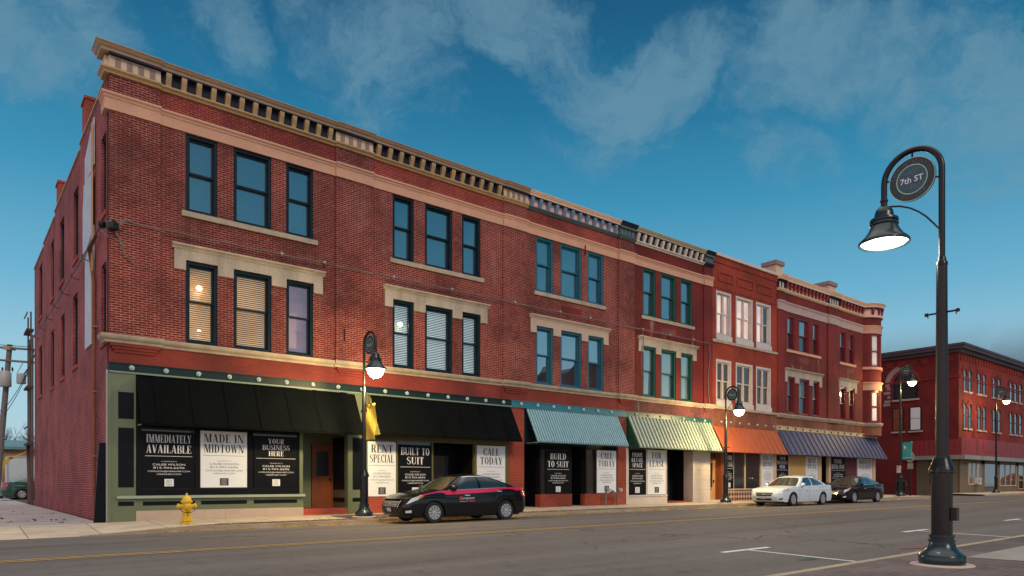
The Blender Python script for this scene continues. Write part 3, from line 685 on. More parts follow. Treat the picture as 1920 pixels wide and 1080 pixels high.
def awning(par, name, mat, x0, x1, zt, zb, proj, cheeks=None, ribs=0, ribmat=None, rw=.5, valance=.0, rod=True, th=.03, rh=.05):
    m = MB(); yb = F-.04; yf = F-proj
    m.hexa([(x0,yf,zb-th),(x1,yf,zb-th),(x1,yf,zb),(x0,yf,zb)], [(x0,yb,zt-th),(x1,yb,zt-th),(x1,yb,zt),(x0,yb,zt)])
    if valance: m.box(x0, x1, yf-.004, yf+.02, zb-valance, zb-th)
    if ribs:
        r = m; m.cur = 1; w = (x1-x0)/ribs
        for i in range(ribs):
            a = x0+w*(i+.5-rw/2); b = x0+w*(i+.5+rw/2); h = rh
            r.hexa([(a,yf-.006,zb),(b,yf-.006,zb),(b-w*.08,yf-.02,zb+h),(a+w*.08,yf-.02,zb+h)], [(a,yb,zt),(b,yb,zt),(b-w*.08,yb-.02,zt+h),(a+w*.08,yb-.02,zt+h)])
    o = m.build(name, [mat, ribmat or mat], par)
    if cheeks:
        for xx in ((x0, x1) if isinstance(cheeks, str) else (x0,)):
            c = MB(); xa, xb = (xx, xx+.02) if xx == x0 else (xx-.02, xx)
            c.prism([(xa,yb,zt-.05),(xa,yf+.02,zb-th-.01),(xa,yb,zb-th-.01)], [(xb,yb,zt-.05),(xb,yf+.02,zb-th-.01),(xb,yb,zb-th-.01)]); c.build('awning_cheek', cheeks, o)
    if rod:
        c = MB()
        for xx in (x0+.06, x1-.06): c.tube([(xx,yf+.03,zb-.03),(xx,F,zb-.03)], .016, 6)
        c.build('awning_rod', 'galv', o)
    return o
def dbx(par, name, mat, boxes):            # every piece a part of its own
    for b in boxes:
        m = MB(); FR.bx(m, *b); o = m.build(name, mat, par)
    return o
def beam(par, mat, u0, u1, rs, rmat='rosette', drip='drip'):
    dbx(par, 'steel_beam', mat, [(u0,u1,4.44,4.675,-.1,.05),(u0,u1,4.655,4.685,-.1,.075)])
    if drip: dbx(par, 'beam_drip', drip, [(u0,u1,4.385,4.435,-.1,.09)])
    if rs: rosettes(par, rmat, rs, 4.56, .05)

# ---- corner block with two bays
b1 = thing('brick_building', (11,30,0), 'dark red brick corner block with black awnings, tan bracketed cornice and lit upper windows', 'building')
tri1 = [(5.74,6.68),(7.165,8.39),(8.885,9.84)]; tri2 = [(12.92,13.83),(14.33,15.59),(16.05,16.97)]
pil_tan = dict(mould='gold', panel='cream', inset='mauve', crown='cornice_tan')
cfg1 = dict(wall='brick_dark', mould='gold', back='navy', soffit='navy', brk='gold', crown='cornice_tan', n=13, frame='frame_dark', ptop='pane_sky',
            plow=['pane_lit']*3, blind=['blind_warm','blind_warm',None], room=['room_warm','room_warm','room_dusk'], pil=pil_tan, lamps=[[(6.25,7.35,.085),(6.25,6.0,.04)],[],[]])
bay_upper(b1, 3.66, 5.02, 10.63, tri1, cfg1)
cfg2 = dict(cfg1, blind=['blind_cool']*3, room=['room_cool']*3, lamps=[[(13.5,7.25,.09)],[],[]])
bay_upper(b1, 10.63, 12.06, 18.11, tri2, cfg2)
pilaster(b1, 18.11, 19.42, cfg2)
m = MB(); m.box(9.0,9.3,F+1.0,F+1.05,5.3,8); 
beam(b1, 'beam_teal', 3.66, 18.56, [4.25+.925*i for i in range(16)])
# side wall on the vacant lot
SW = Side(3.66)
tops = [(23.35,24.17,9.15,11.5),(28.85,30.0,9.22,11.75),(32.6,34.0,9.25,11.8),(36.0,37.1,9.26,11.8),(40.6,42.1,9.3,11.9)]
lows = [(23.35,24.17,5.35,7.7),(29.0,30.15,5.4,8.0),(32.5,33.6,5.4,7.9),(35.9,37.0,5.38,7.87),(40.7,42.2,5.48,7.9)]
m = MB(); wall_holes(m, SW, 23.0, 44.4, -.4, 12.0, tops+lows, depth=.3)
for a, b, z in ((23.0,24.7,13.0),(24.7,28.4,12.95),(28.4,35.6,12.75),(35.6,40,12.55),(40,44.4,12.4)): SW.bx(m, a, b, 12.0, z, -.3, 0)
m.add([(3.66,44.4,-.4),(20,44.4,-.4),(20,44.4,12.4),(3.66,44.4,12.4)], [(0,1,2,3)]); m.build('side_wall', 'brick_side', b1)
m = MB()
for a, b, z in ((23.0,24.7,13.0),(24.7,28.4,12.95),(28.4,35.6,12.75),(35.6,40,12.55),(40,44.4,12.4)): SW.bx(m, a, b-.004, z, z+.06, -.33, .04)
m.build('coping', 'stone_string', b1)
for (a, b, c, e) in tops+lows:
    window(b1, SW, a, b, c, e, 'frame_dark', 'pane_dark', fw=.08, base=-.04)
for (a, b, c, e) in tops+lows:
    m = MB(); SW.bx(m, a-.08, b+.08, c-.13, c, -.1, .05); m.build('sill', 'brick_red', b1)
m = MB(); m.box(3.9,30,23.3,44.2,12.3,12.36); m.build('roof', 'tar', b1)
for bb, xa, xb in ((b1,3.9,19.3),):
    m = MB(); m.box(xa,xb,23.2,40,4.40,4.44); m.build('floor_slab', 'shop_dark', bb)
# cornice returns round the corner
m = MB(); SW.bx(m, 23.0, 23.45, 13.13, 13.50, -.1, .10); m.build('cornice_panel', 'cream', b1)
for cy, zt in ((27.9,14.4),(35.2,13.95)):
    m = MB(); m.box(3.75,5.0,cy,cy+.75,12.3,zt); m.box(3.71,5.04,cy-.04,cy+.79,zt,zt+.10); m.build('chimney', 'brick_red', b1)
# shopfront of the first bay
pil = dbx(b1, 'shop_pilaster', 'green_paint', [(3.70,4.36,-.2,4.385,-.25,.05),(3.63,3.72,-.2,4.36,-.2,.075)])
dbx(b1, 'pilaster_panel', 'panel_dark', [(3.90,4.31,3.06,3.84,.03,.054),(3.90,4.31,1.06,2.80,.03,.054),(3.90,4.31,.52,.65,.03,.054)])
dbx(b1, 'corner_pipe', 'galv', [(3.60,3.64,0,4.45,-.02,.04)])
dbx(b1, 'shopfront', 'shop_dark', [(4.36,9.47,.82,1.0,-.15,-.005),(4.36,4.52,1.0,4.385,-.15,-.005),(6.02,6.15,1.0,4.385,-.15,-.005),(7.61,7.79,1.0,4.385,-.15,-.005),(9.30,9.47,1.0,4.385,-.15,-.005),(4.52,9.30,2.85,4.385,-.15,-.03)])
dbx(b1, 'shop_window', 'shop_glass', [(4.52,9.30,1.0,2.85,-.13,-.06)])
dbx(b1, 'shop_sill', 'green_sill', [(3.86,9.50,.735,.815,-.1,.13)])
dbx(b1, 'stall_riser', 'green_paint', [(4.362,9.47,.37,.735,-.15,.03)])
dbx(b1, 'riser_panel', 'panel_dark', [(4.55,6.0,.52,.64,.0,.034),(6.18,7.58,.52,.64,.0,.034),(7.80,9.25,.52,.64,.0,.034)])
for i in range(4): dbx(b1, 'plinth_block', 'stone_tan', [(4.364+1.277*i,4.364+1.277*(i+1)-.008,-.2,.368,-.15,.055)])
# recessed entrance
m = MB(); m.box(9.47,11.3,23.0,24.6,-.1,.30); m.build('entry_step', 'brick_red', b1)
m = MB(); m.box(9.35,9.47,23.0,24.6,.30,4.38); m.box(9.47,10.40,24.5,24.6,.30,4.38); m.box(10.40,11.30,24.5,24.6,2.62,4.38); m.box(9.3,11.4,22.96,24.6,4.3,4.38); m.build('entry_wall', 'green_paint', b1)
dr = MB(); dr.box(10.44,11.16,24.44,24.5,.31,2.55); d = dr.build('door', 'wood_door', b1)
q = MB(); q.box(10.40,10.44,24.40,24.5,.30,2.62); q.box(11.16,11.22,24.40,24.5,.30,2.62); q.box(10.44,11.16,24.40,24.5,2.55,2.62)
q.box(10.52,11.08,24.425,24.44,.45,.95); q.box(10.52,11.08,24.425,24.44,1.08,1.30); q.build('door_panel', 'wood_door', d)
q = MB(); q.box(10.55,11.05,24.43,24.437,1.45,2.35); q.build('door_glass', 'pane_dark', d)
q = MB(); q.box(11.06,11.12,24.38,24.43,1.28,1.36); q.build('handle', 'metal_black', d)
q = MB(); q.box(9.66,9.80,24.46,24.5,1.5,1.72); q.build('intercom', 'galv', b1)
m = MB(); m.hexa([(11.2,24.5,.0),(11.32,24.5,.0),(11.32,23.1,.0),(11.10,23.1,.0)], [(11.2,24.5,4.38),(11.32,24.5,4.38),(11.32,23.1,4.38),(11.10,23.1,4.38)]); m.build('entry_side', 'green_paint', b1)
m = MB()
for z0, z1 in ((.95,2.85),(.5,.66)): m.hexa([(11.186,24.35,z0),(11.2,24.35,z0),(11.11,23.25,z0),(11.103,23.25,z0)], [(11.186,24.35,z1),(11.2,24.35,z1),(11.11,23.25,z1),(11.103,23.25,z1)])
m.build('entry_side_panel', 'panel_dark', b1)
dbx(b1, 'shop_pilaster', 'green_paint', [(11.10,11.86,-.1,4.385,-.15,.05)])
dbx(b1, 'pilaster_panel', 'panel_dark', [(11.28,11.68,.95,2.8,.03,.054),(11.28,11.68,.52,.66,.03,.054)])
# second bay shopfront
dbx(b1, 'brick_riser', 'brick_red', [(11.86,14.66,-.2,.68,-.2,.02),(16.70,18.45,-.2,.68,-.2,.02)])
dbx(b1, 'shopfront', 'olive', [(11.86,18.45,2.76,3.0,-.15,.0),(13.06,13.15,.68,2.76,-.15,-.005),(14.63,14.71,.68,2.76,-.15,-.005),(16.68,16.78,.68,2.76,-.15,-.005),(18.27,18.45,.68,2.76,-.15,-.005),(11.86,18.45,3.0,4.385,-.15,-.02)])
dbx(b1, 'shop_window', 'shop_glass', [(11.86,13.06,.7,2.76,-.13,-.06),(13.15,14.63,.7,2.76,-.13,-.06),(16.78,18.27,.7,2.76,-.13,-.06)])
m = MB(); m.box(14.71,16.68,24.3,24.36,.1,4.39); m.box(14.66,14.71,23.16,24.3,.1,4.39); m.box(16.68,16.73,23.16,24.3,.1,4.39); m.build('entry_wall', 'shop_dark', b1)
m = MB(); m.box(14.95,16.4,24.22,24.3,.15,2.5); d = m.build('door', 'shop_dark', b1); q = MB(); q.box(15.15,16.2,24.2,24.215,.5,2.3); q.build('door_glass', 'pane_dark', d); q = MB(); q.box(15.05,15.09,24.15,24.22,1.0,1.5); q.build('handle', 'galv', d)
dbx(b1, 'shop_pilaster', 'brick_red', [(18.45,19.27,-.2,4.68,-.2,.03)])
aw = awning(b1, 'awning', 'awning_black', 4.36, 11.36, 4.37, 2.92, .80, valance=.07, ribs=7, rw=.03, rh=.012)
aw = awning(b1, 'awning', 'awning_black', 11.98, 18.53, 4.37, 2.95, .80, cheeks='awning_side', valance=.07, ribs=6, rw=.03, rh=.012)
# ---- blue-trimmed bay
b2 = thing('brick_building', (22.3,30,0), 'dark red brick bay with blue window frames, blue awning and peach cornice', 'building')
tri3 = [(19.97,20.97),(21.42,22.72),(23.14,24.17)]
pil_slate = dict(mould='trim_slate', panel='trim_slate', inset='slate_light', crown='navy', soffit='slate_light')
cfg3 = dict(wall='brick_dark', mould='trim_slate', back='peach', soffit='navy', brk='trim_blue', crown='cornice_peach', n=12, frame='frame_blue', ptop='pane_sky',
            plow=['pane_lower']*3, blind=[None]*3, room=[None]*3, pil=pil_slate)
cfg3['lint'] = 'stone_tan'
bay_upper(b2, 19.42, 19.42, 25.17, tri3, cfg3)
pilaster(b2, 25.17, 26.32, cfg3)
beam(b2, 'beam_blue', 18.56, 25.74, [19.1+.93*i for i in range(7)], drip='beam_blue')
dbx(b2, 'shop_pilaster', 'brick_red', [(25.12,25.74,-.2,4.44,-.2,.03)])
dbx(b2, 'fascia', 'beam_teal', [(19.29,25.12,2.85,4.385,-.2,-.02)])
dbx(b2, 'brick_riser', 'brick_red', [(20.18,22.11,-.2,.69,-.3,.03),(22.95,25.12,-.2,.69,-.3,-.0)])
dbx(b2, 'shopfront', 'shop_dark', [(20.18,22.11,2.65,2.85,-.2,.0),(20.18,20.26,.69,2.65,-.2,.0),(22.03,22.11,.69,2.65,-.2,.0),(23.0,25.12,2.75,2.85,-.2,.0),(23.0,23.08,.69,2.75,-.2,.0),(23.62,23.72,.69,2.75,-.2,.0)])
dbx(b2, 'shop_window', 'shop_glass', [(20.26,22.03,.69,2.65,-.15,-.05),(23.08,23.62,.69,2.75,-.15,-.05),(23.72,25.12,.69,2.75,-.15,-.05)])
m = MB(); m.box(19.29,20.18,24.4,24.46,.0,4.39); m.box(20.18,20.24,23.31,24.4,.0,.7); m.box(20.18,20.24,23.21,24.4,.7,4.39); m.box(22.11,23.0,24.0,24.06,.0,4.39); m.box(22.11,22.17,23.31,24,.0,.7); m.box(22.94,23.0,23.31,24,.0,.7); m.box(22.11,22.17,23.21,24,.7,4.39); m.box(22.94,23.0,23.16,24,.7,4.39); m.build('entry_wall', 'shop_dark', b2)
for x0, x1, y in ((19.42,20.1,24.36),(22.22,22.9,23.96)):
    m = MB(); m.box(x0,x1,y-.03,y+.03,.1,2.5); d = m.build('door', 'shop_dark', b2); q = MB(); q.box(x0+.1,x1-.1,y-.05,y-.035,.4,2.35); q.build('door_glass', 'pane_dark', d)
awning(b2, 'awning', 'awning_blue', 19.38, 25.10, 4.36, 2.93, .78, ribs=40, rw=.55, ribmat='awning_blue_rib')
dbx(b2, 'brick_panel', 'brick_maroon', [(21.45,22.7,8.78,9.14,-.05,.012)])
# ---- green-trimmed bay
b3 = thing('brick_building', (29.5,30,0), 'red painted brick bay with green window frames, pale green striped awning and white brackets', 'building')
tri4 = [(27.0,27.98),(28.4,29.61),(30.01,31.01)]
cfg4 = dict(wall='brick_painted', frieze='brick_painted', band='brick_stained', mould='bone', back='navy', soffit='navy', brk='bone', crown='cornice_olive', n=12, frame='frame_green', ptop='pane_sky',
            plow=['pane_curtain']*3, blind=[None]*3, room=[None]*3, pil=dict(pil_slate, mould='navy', inset='slate_light', band='brick_stained'), pilwall='brick_painted')
bay_upper(b3, 26.32, 26.32, 31.95, tri4, cfg4)
pilaster(b3, 31.95, 32.72, cfg4)
beam(b3, 'beam_green', 25.74, 32.72, [26.45+.93*i for i in range(7)], drip=None)
dbx(b3, 'fascia', 'cheek_green', [(25.74,32.72,2.9,4.438,-.2,-.02)])
dbx(b3, 'shop_frame', 'stone_pale', [(25.74,25.92,-.2,2.9,-.15,.04),(25.92,28.86,-.2,.52,-.15,.04),(25.92,28.86,.52,.59,-.15,.07),(27.25,27.35,.59,2.9,-.15,.0),(28.79,28.86,.59,2.9,-.15,.03)])
dbx(b3, 'shop_window', 'shop_glass', [(25.92,28.79,.59,2.9,-.13,-.06)])
m = MB(); m.box(28.86,31.0,24.3,24.36,-.1,4.39); m.box(31.0,31.06,23.56,24.36,-.1,4.39); m.box(28.86,28.9,23.21,24.3,.0,4.39); m.build('entry_wall', 'shop_dark', b3)
m = MB(); m.box(28.9,31.0,22.98,24.3,-.2,.22); m.build('entry_step', 'brick_red', b3)
m = MB(); m.box(29.4,30.6,24.22,24.29,.22,2.6); d = m.build('door', 'beam_teal', b3); q = MB(); q.box(29.55,30.45,24.2,24.215,.5,2.45); q.build('door_glass', 'pane_dark', d); q = MB(); q.box(29.44,29.48,24.16,24.22,1.1,1.5); q.build('handle', 'galv', d)
for i in range(6): dbx(b3, 'stone_pier', 'stone_pale', [(31.0,32.53,-.2+.52*i,.314+.52*i,-.55,.06)])
awning(b3, 'awning', 'awning_stripe', 25.84, 32.62, 4.42, 2.90, .80, cheeks='cheek_green', ribs=26, ribmat='awning_green', rw=.54)
dbx(b3, 'streaked_brick', 'brick_painted_streak', [(26.9,31.1,8.52,9.36,-.05,.004)])
dbx(b3, 'brick_panel', 'brick_stained', [(28.4,29.6,8.76,9.14,-.05,.012)])
# ---- orange brick house
b4 = thing('brick_building', (36,30,0), 'orange red brick house with white paired windows and orange awning', 'building')
for bb, xa, xb in ((b2,19.32,25.7),(b3,25.76,32.7)):
    m = MB(); m.box(xa,xb,23.2,40,4.40,4.44); m.build('floor_slab', 'shop_dark', bb)
triC = [(33.12,34.59),(35.01,36.75),(37.08,38.7)]
h1 = [(a,b,9.40,11.87) for a, b in triC]; h2 = [(a,b,5.72,8.07) for a, b in triC]
m = MB(); wall_holes(m, FR, 32.72, 39.35, 5.3, 13.75, h1+h2, d=.02); FR.bx(m, 32.72, 39.35, 12.0, 12.06, -.1, .05)
FR.bx(m, 32.72, 39.35, 13.4, 13.75, .02, .06)
m.build('wall', 'brick_orange', b4)
m = MB()
for a, b in ((33.3,34.75),(35.1,36.8),(37.15,38.8)):
    FR.bx(m, a, b, 12.42, 12.50, .02, .065); FR.bx(m, a, b, 12.88, 12.96, .02, .065); FR.bx(m, a, a+.1, 12.50, 12.88, .02, .065); FR.bx(m, b-.1, b, 12.50, 12.88, .02, .065)
m.build('brick_panel', 'brick_orange', b4)
dbx(b4, 'coping', 'stone_pale', [(32.72,39.35,13.75,13.90,-.3,.16)])
dbx(b4, 'band_wall', 'brick_tan_stained', [(32.72,39.35,4.35,5.3,-.15,.02)])
m = MB(); m.box(32.9,39.2,23.3,40,12.9,12.96); m.build('roof', 'tar', b4)
for h in h1: window(b4, FR, *h, 'frame_white', 'pane_pink', mull=True, fw=.13, base=.04, room='room_pink')
for h in h2: window(b4, FR, *h, 'frame_white', 'pane_plum', mull=True, fw=.13, base=.04)
dbx(b4, 'sill', 'frame_white', [(a-.02,b+.02,9.12,9.40,-.1,.07) for a, b in triC]+[(a-.02,b+.02,5.44,5.72,-.1,.07) for a, b in triC])
dbx(b4, 'string_course', 'stone_string', [(32.74,39.33,8.98,9.115,-.1,.09),(32.74,39.33,5.30,5.435,-.1,.10)])
rosettes(b4, 'rosette', [33.6+.9*i for i in range(7)], 4.6, .02, .06)
dbx(b4, 'fascia', 'beam_tan', [(32.72,39.25,2.95,4.35,-.2,-.02)])
m = MB(); m.box(32.58,33.58,23.35,23.4,.25,2.45); d = m.build('door', 'wood_tan', b4)
q = MB(); q.box(32.78,33.28,23.33,23.347,.95,2.3); q.build('door_glass', 'pane_dark', d); q = MB(); q.box(33.35,33.4,23.28,23.35,1.2,1.35); q.build('handle', 'metal_black', d)
q = MB(); q.box(32.85,33.2,23.32,23.348,.82,.87); q.build('letter_slot', 'metal_black', d)
dbx(b4, 'door_frame', 'wood_door', [(33.58,33.86,.1,2.95,-.35,.03),(32.535,32.58,.1,2.95,-.35,.0),(32.58,33.58,2.45,2.53,-.4,-.3)])
dbx(b4, 'transom', 'pane_dark', [(32.58,33.58,2.53,2.95,-.4,-.37)])
dbx(b4, 'door_step', 'stone_pale', [(32.54,33.86,-.1,.25,-.4,.08)])
dbx(b4, 'lattice_riser', 'lattice', [(33.87,35.0,-.1,.80,-.2,.03),(35.0,39.2,-.1,.80,-.5,-.02)])
dbx(b4, 'shop_frame', 'cream', [(33.87,39.1,.80,.86,-.2,.05),(34.81,34.87,.86,2.95,-.15,.0),(35.98,36.05,.86,2.95,-.15,.0),(37.6,37.7,.86,2.95,-.15,.0),(38.94,39.27,-.1,2.95,-.2,.05)])
dbx(b4, 'shop_window', 'shop_glass', [(33.87,39.0,.86,2.95,-.13,-.06)])
awning(b4, 'awning', 'awning_orange', 32.80, 39.28, 4.33, 2.90, .80, ribs=12, rw=.10)
for cx in (39.7,):
    pass
# ---- red house with the round corner turret
b5 = thing('brick_building', (46,30,0), 'maroon brick house with round corner turret, cream cornice and navy awning', 'building')
triA = [(40.58,41.46),(41.98,43.23),(43.71,44.54)]; triB = [(47.36,48.2),(48.66,49.45)]
TCX, TCY, TR = 51.85, 23.55, 1.22
hA = [(a,b,9.47,11.62) for a, b in triA]; lA = [(a,b,5.52,7.80) for a, b in triA]
hB = [(a,b,9.42,11.58) for a, b in triB]; lB = [(a,b,5.50,7.76) for a, b in triB]
m = MB(); wall_holes(m, FR, 39.35, 50.8, 5.42, 11.80, hA+lA+hB+lB); FR.bx(m, 39.35, 50.8, 12.35, 12.95, -.1, .0); m.build('wall', 'brick_maroon', b5)
m = MB()
for a, b in ((39.35,40.15),(45.6,47.06)): FR.bx(m, a, b, 5.46, 11.78, -.1, .075); FR.bx(m, a, b, 12.36, 12.93, -.1, .07)
m.build('pilaster', 'brick_maroon', b5)
dbx(b5, 'band_wall', 'brick_tan_stained', [(39.35,50.8,4.62,5.2,-.15,.015)])
TF = lambda a, r, z: (TCX+r*math.cos(a), TCY+r*math.sin(a), z)
A0, A1 = math.radians(205), math.radians(375)
def turret_ring(name, mat, r0, r1, z0, z1, poly=None, a0=A0, a1=A1, n=40):
    m = MB(); poly = poly or [(r0,z0),(r1,z0),(r1,z1),(r0,z1)]; vs = []; fs = []; k = len(poly)
    for i in range(n+1):
        a = a0+(a1-a0)*i/n
        vs += [TF(a, r, z) for r, z in poly]
    for i in range(n):
        for j in range(k): fs.append((i*k+j, i*k+(j+1)%k, (i+1)*k+(j+1)%k, (i+1)*k+j))
    fs.append(tuple(range(k))); fs.append(tuple(range(n*k, n*k+k))); m.add(vs, fs); return m.build(name, mat, b5, True)
AW0, AW1 = math.radians(232), math.radians(268)
turret_ring('turret_wall', 'brick_maroon', TR-.2, TR, 5.42, 11.8, a1=AW0); turret_ring('turret_wall', 'brick_maroon', TR-.2, TR, 5.42, 11.8, a0=AW1)
turret_ring('turret_wall', 'brick_maroon', TR-.2, TR, 7.76, 9.42, a0=AW0, a1=AW1, n=10); turret_ring('turret_wall', 'brick_maroon', TR-.2, TR, 12.35, 12.95)
m = MB(); m.box(53.2,53.36,23.6,40,-.2,13.6); m.box(39.4,53.2,23.4,40,12.9,12.96); m.build('side_wall', 'brick_maroon', b5)
for z0, z1 in ((9.42,11.8),(5.5,7.76)):
    w = turret_ring('window', 'frame_red', TR-.12, TR-.04, z0, z0+.12, a0=AW0, a1=AW1, n=8)
    for zz0, zz1, aa0, aa1 in ((z1-.14,z1,AW0,AW1),(z0+1.08,z0+1.16,AW0,AW1),(z0,z1,AW0,AW0+.07),(z0,z1,AW1-.07,AW1)): q = turret_ring('sash', 'frame_red', TR-.12, TR-.035, zz0, zz1, a0=aa0, a1=aa1, n=4); q.parent = w
    q = turret_ring('window_shade', 'shade_white', TR-.18, TR-.13, z0, z1, a0=AW0, a1=AW1, n=8); q.parent = w
turret_ring('string_course', 'stone_string', TR-.2, 0, 0, 0, [(TR-.2,5.2),(TR+.04,5.2),(TR+.14,5.36),(TR+.14,5.44),(TR-.2,5.46)])
turret_ring('turret_base', 'brick_tan_stained', TR-.3, TR+.02, 4.55, 5.2)
turret_ring('stone_band', 'stone', TR-.2, 0, 0, 0, [(TR-.2,11.8),(TR+.05,11.8),(TR+.05,12.2),(TR+.12,12.3),(TR+.12,12.36),(TR-.2,12.38)])
turret_ring('sill', 'stone', TR-.2, TR+.08, 9.24, 9.42); turret_ring('lintel', 'stone', TR-.2, TR+.045, 7.76, 8.24); turret_ring('lintel_cap', 'stone', TR-.2, TR+.12, 8.24, 8.34)
turret_ring('frieze_moulding', 'cream', TR-.2, TR+.12, 12.93, 13.08); turret_ring('cornice_backing', 'peach', TR-.2, TR+.02, 13.08, 13.6)
turret_ring('soffit', 'navy', TR-.2, TR+.18, 13.54, 13.62); turret_ring('cornice', 'cornice_peach', TR-.2, 0, 0, 0, [(r-.0+TR, z) for r, z in CROWN(13.62,13.90,.30)])
for i in range(5):
    a = A0+.55+i*.42; r = TR+.0; m = MB(); c, s = math.cos(a), math.sin(a)
    pr = [(.0,13.08),(.06,13.08),(.12,13.25),(.15,13.4),(.17,13.54),(.0,13.54)]
    m.prism([(TCX+(r+d)*c-s*.08, TCY+(r+d)*s+c*.08, z) for d, z in pr], [(TCX+(r+d)*c+s*.08, TCY+(r+d)*s-c*.08, z) for d, z in pr]); m.build('cornice_bracket', 'bracket_red', b5)
for a, b, dd in ((39.35,40.15,.07),(40.15,45.6,0),(45.6,47.06,.07),(47.06,50.7,0)):
    band(b5, 'stone_band', 'stone_mauve', FR, a, b, [(-.1,11.80+dd*.03),(.05+dd,11.8+dd*.03),(.05+dd,12.2),(.12+dd,12.3),(.12+dd,12.36+dd*.05),(-.1,12.37)])
    band(b5, 'string_course', 'stone_string', FR, a, b, [(-.1,5.2),(.05+dd,5.2),(.14+dd,5.36),(.14+dd,5.44+dd*.05),(-.1,5.45)])
    band(b5, 'frieze_moulding', 'cream', FR, a, b, [(-.1,12.93),(.06+dd,12.93),(.15+dd,13.02),(.15+dd,13.08+dd*.05),(-.1,13.09)])
    band(b5, 'cornice', 'cornice_peach', FR, a, b, CROWN(13.60,13.88+dd*.05,.34+dd))
    dbx(b5, 'soffit', 'navy', [(a,b,13.54,13.598,-.05,.22+dd)])
    if dd: panel_block(b5, FR, a, b, 13.09, 13.54, .10, 'navy', 'bone', 2 if a < 40 else 4)
    else: dbx(b5, 'cornice_backing', 'cream', [(a,b,13.09,13.54,-.1,.02)])
brackets(b5, 'bracket_red', FR, [40.35+.455*i for i in range(12)], .19, 13.09, 13.54, .19, .02)
brackets(b5, 'bracket_red', FR, [47.28+.46*i for i in range(8)], .19, 13.09, 13.54, .19, .02)
for tri, hh, ll in ((triA,hA,lA),(triB,hB,lB)):
    for h in hh: window(b5, FR, *h, 'frame_red', ('pane_sky', 'pane_red'), fw=.09)
    for h in ll: window(b5, FR, *h, 'frame_red', 'pane_red', fw=.09)
    sill(b5, 'stone', FR, tri[0][0]-.1, tri[-1][1]+.14, hh[0][2]); lintel(b5, 'stone_grey', FR, tri[0][0]-.3, tri[-1][1]+.3, ll, 8.30, 7.45)
beam(b5, 'beam_cream', 39.3, 52.9, None, drip=None)
rosettes(b5, 'metal_black', [39.6+.92*i for i in range(14)], 4.56, .05, .055)
for cx, cy, w, zt in ((41.9,24.3,.8,15.25),(48.9,24.3,1.0,15.15)):
    m = MB(); m.box(cx-w/2,cx+w/2,cy,cy+.9,12.9,zt); ch = m.build('chimney', 'cream', b5); q = MB(); q.box(cx-w/2-.1,cx+w/2+.1,cy-.1,cy+1.0,zt,zt+.26); q.build('chimney_cap', 'mauve', ch)
dbx(b5, 'fascia', 'beam_cream', [(39.3,52.9,2.95,4.438,-.2,-.02)])
dbx(b5, 'shop_frame', 'cream', [(39.27,39.3,-.1,2.95,-.15,.02),(40.72,40.82,.2,2.95,-.15,.0),(44.35,44.75,.0,2.95,-.15,.05),(45.75,46.0,.0,2.95,-.15,.05),(52.2,52.5,-.1,3.0,-.2,.1)])
dbx(b5, 'boarded_window', 'tan_board', [(40.82,42.82,.7,2.95,-.13,-.03)])
dbx(b5, 'brick_riser', 'brick_red', [(39.3,44.35,-.1,.7,-.2,.02),(46.0,52.2,-.1,.9,-.2,.02)])
dbx(b5, 'shop_window', 'shop_glass', [(39.3,40.72,.7,2.95,-.13,-.06),(42.82,44.35,.7,2.95,-.13,-.06),(46.0,48.2,.9,2.95,-.13,-.06),(49.9,52.2,.9,2.95,-.13,-.06)])
dbx(b5, 'infill', 'door_maroon', [(48.2,49.9,.9,2.95,-.13,-.04)])
m = MB(); m.box(44.75,45.75,23.5,23.55,.1,2.95); d = m.build('door', 'door_maroon', b5); q = MB(); q.box(45.0,45.5,23.47,23.495,1.1,2.5); q.build('door_glass', 'pane_dark', d); q = MB(); q.box(45.6,45.65,23.44,23.5,1.15,1.5); q.build('handle', 'galv', d)
awning(b5, 'awning', 'awning_navy', 39.40, 52.7, 4.40, 2.92, .85, cheeks='awning_navy', ribs=22, rw=.08)
dbx(b5, 'streaked_brick', 'brick_maroon_streak', [(40.55,44.6,8.35,9.3,-.05,.004),(47.3,49.6,8.35,9.25,-.05,.004)])
dbx(b5, 'brick_panel', 'brick_stained', [(42.0,43.2,8.75,9.1,-.05,.012),(48.3,49.3,8.75,9.1,-.05,.012)])
dbx(b5, 'brick_panel', 'brick_maroon', [(39.6,39.95,8.4,9.5,-.05,.09),(46.2,46.6,8.4,9.5,-.05,.09)])
for bb, xa, xb, zz in ((b2,19.42,26.3,12.3),(b3,26.34,32.7,12.3),(b4,32.74,39.3,12.88),(b5,39.4,53.18,12.88)):
    m = MB(); m.box(xa,xb,39.6,39.9,-.2,zz); m.build('rear_wall', 'brick_side', bb)
# ---- corner house across the side street
EX = 68.9; b6 = thing('brick_building', (80,30,0), 'red brick corner building across the side street with dark cornice and red sheet fascia', 'building')
ES = Side(EX); EF = Front(23.0)
m = MB(); m.box(EX,130,23,40,-.2,12.62); m.cur = 1; m.add([(EX-.004,23,.0),(EX-.004,40,.0),(EX-.004,40,12.6),(EX-.004,23,12.6)], [(0,1,2,3)]); m.build('wall', ['brick_far','brick_far_shaded'], b6)
m = MB(); m.box(EX-.25,130,22.75,40,12.62,12.9); m.box(EX-.55,130,22.45,40,12.9,13.15); m.box(EX-.62,130,22.38,40,13.15,13.35); m.build('cornice', 'roof_dark', b6)
m = MB(); 
for i in range(60): EF.bx(m, 69.3+i*.72, 69.3+i*.72+.34, 12.0, 12.45, 0, .07)
for i in range(16): ES.bx(m, 23.4+i*1.0, 23.4+i*1.0+.6, 11.9, 12.4, .004, .07)
EF.bx(m, EX, 130, 10.45, 10.6, 0, .06); ES.bx(m, 23, 40, 10.45, 10.6, .004, .06); m.build('brick_course', 'brick_far', b6)
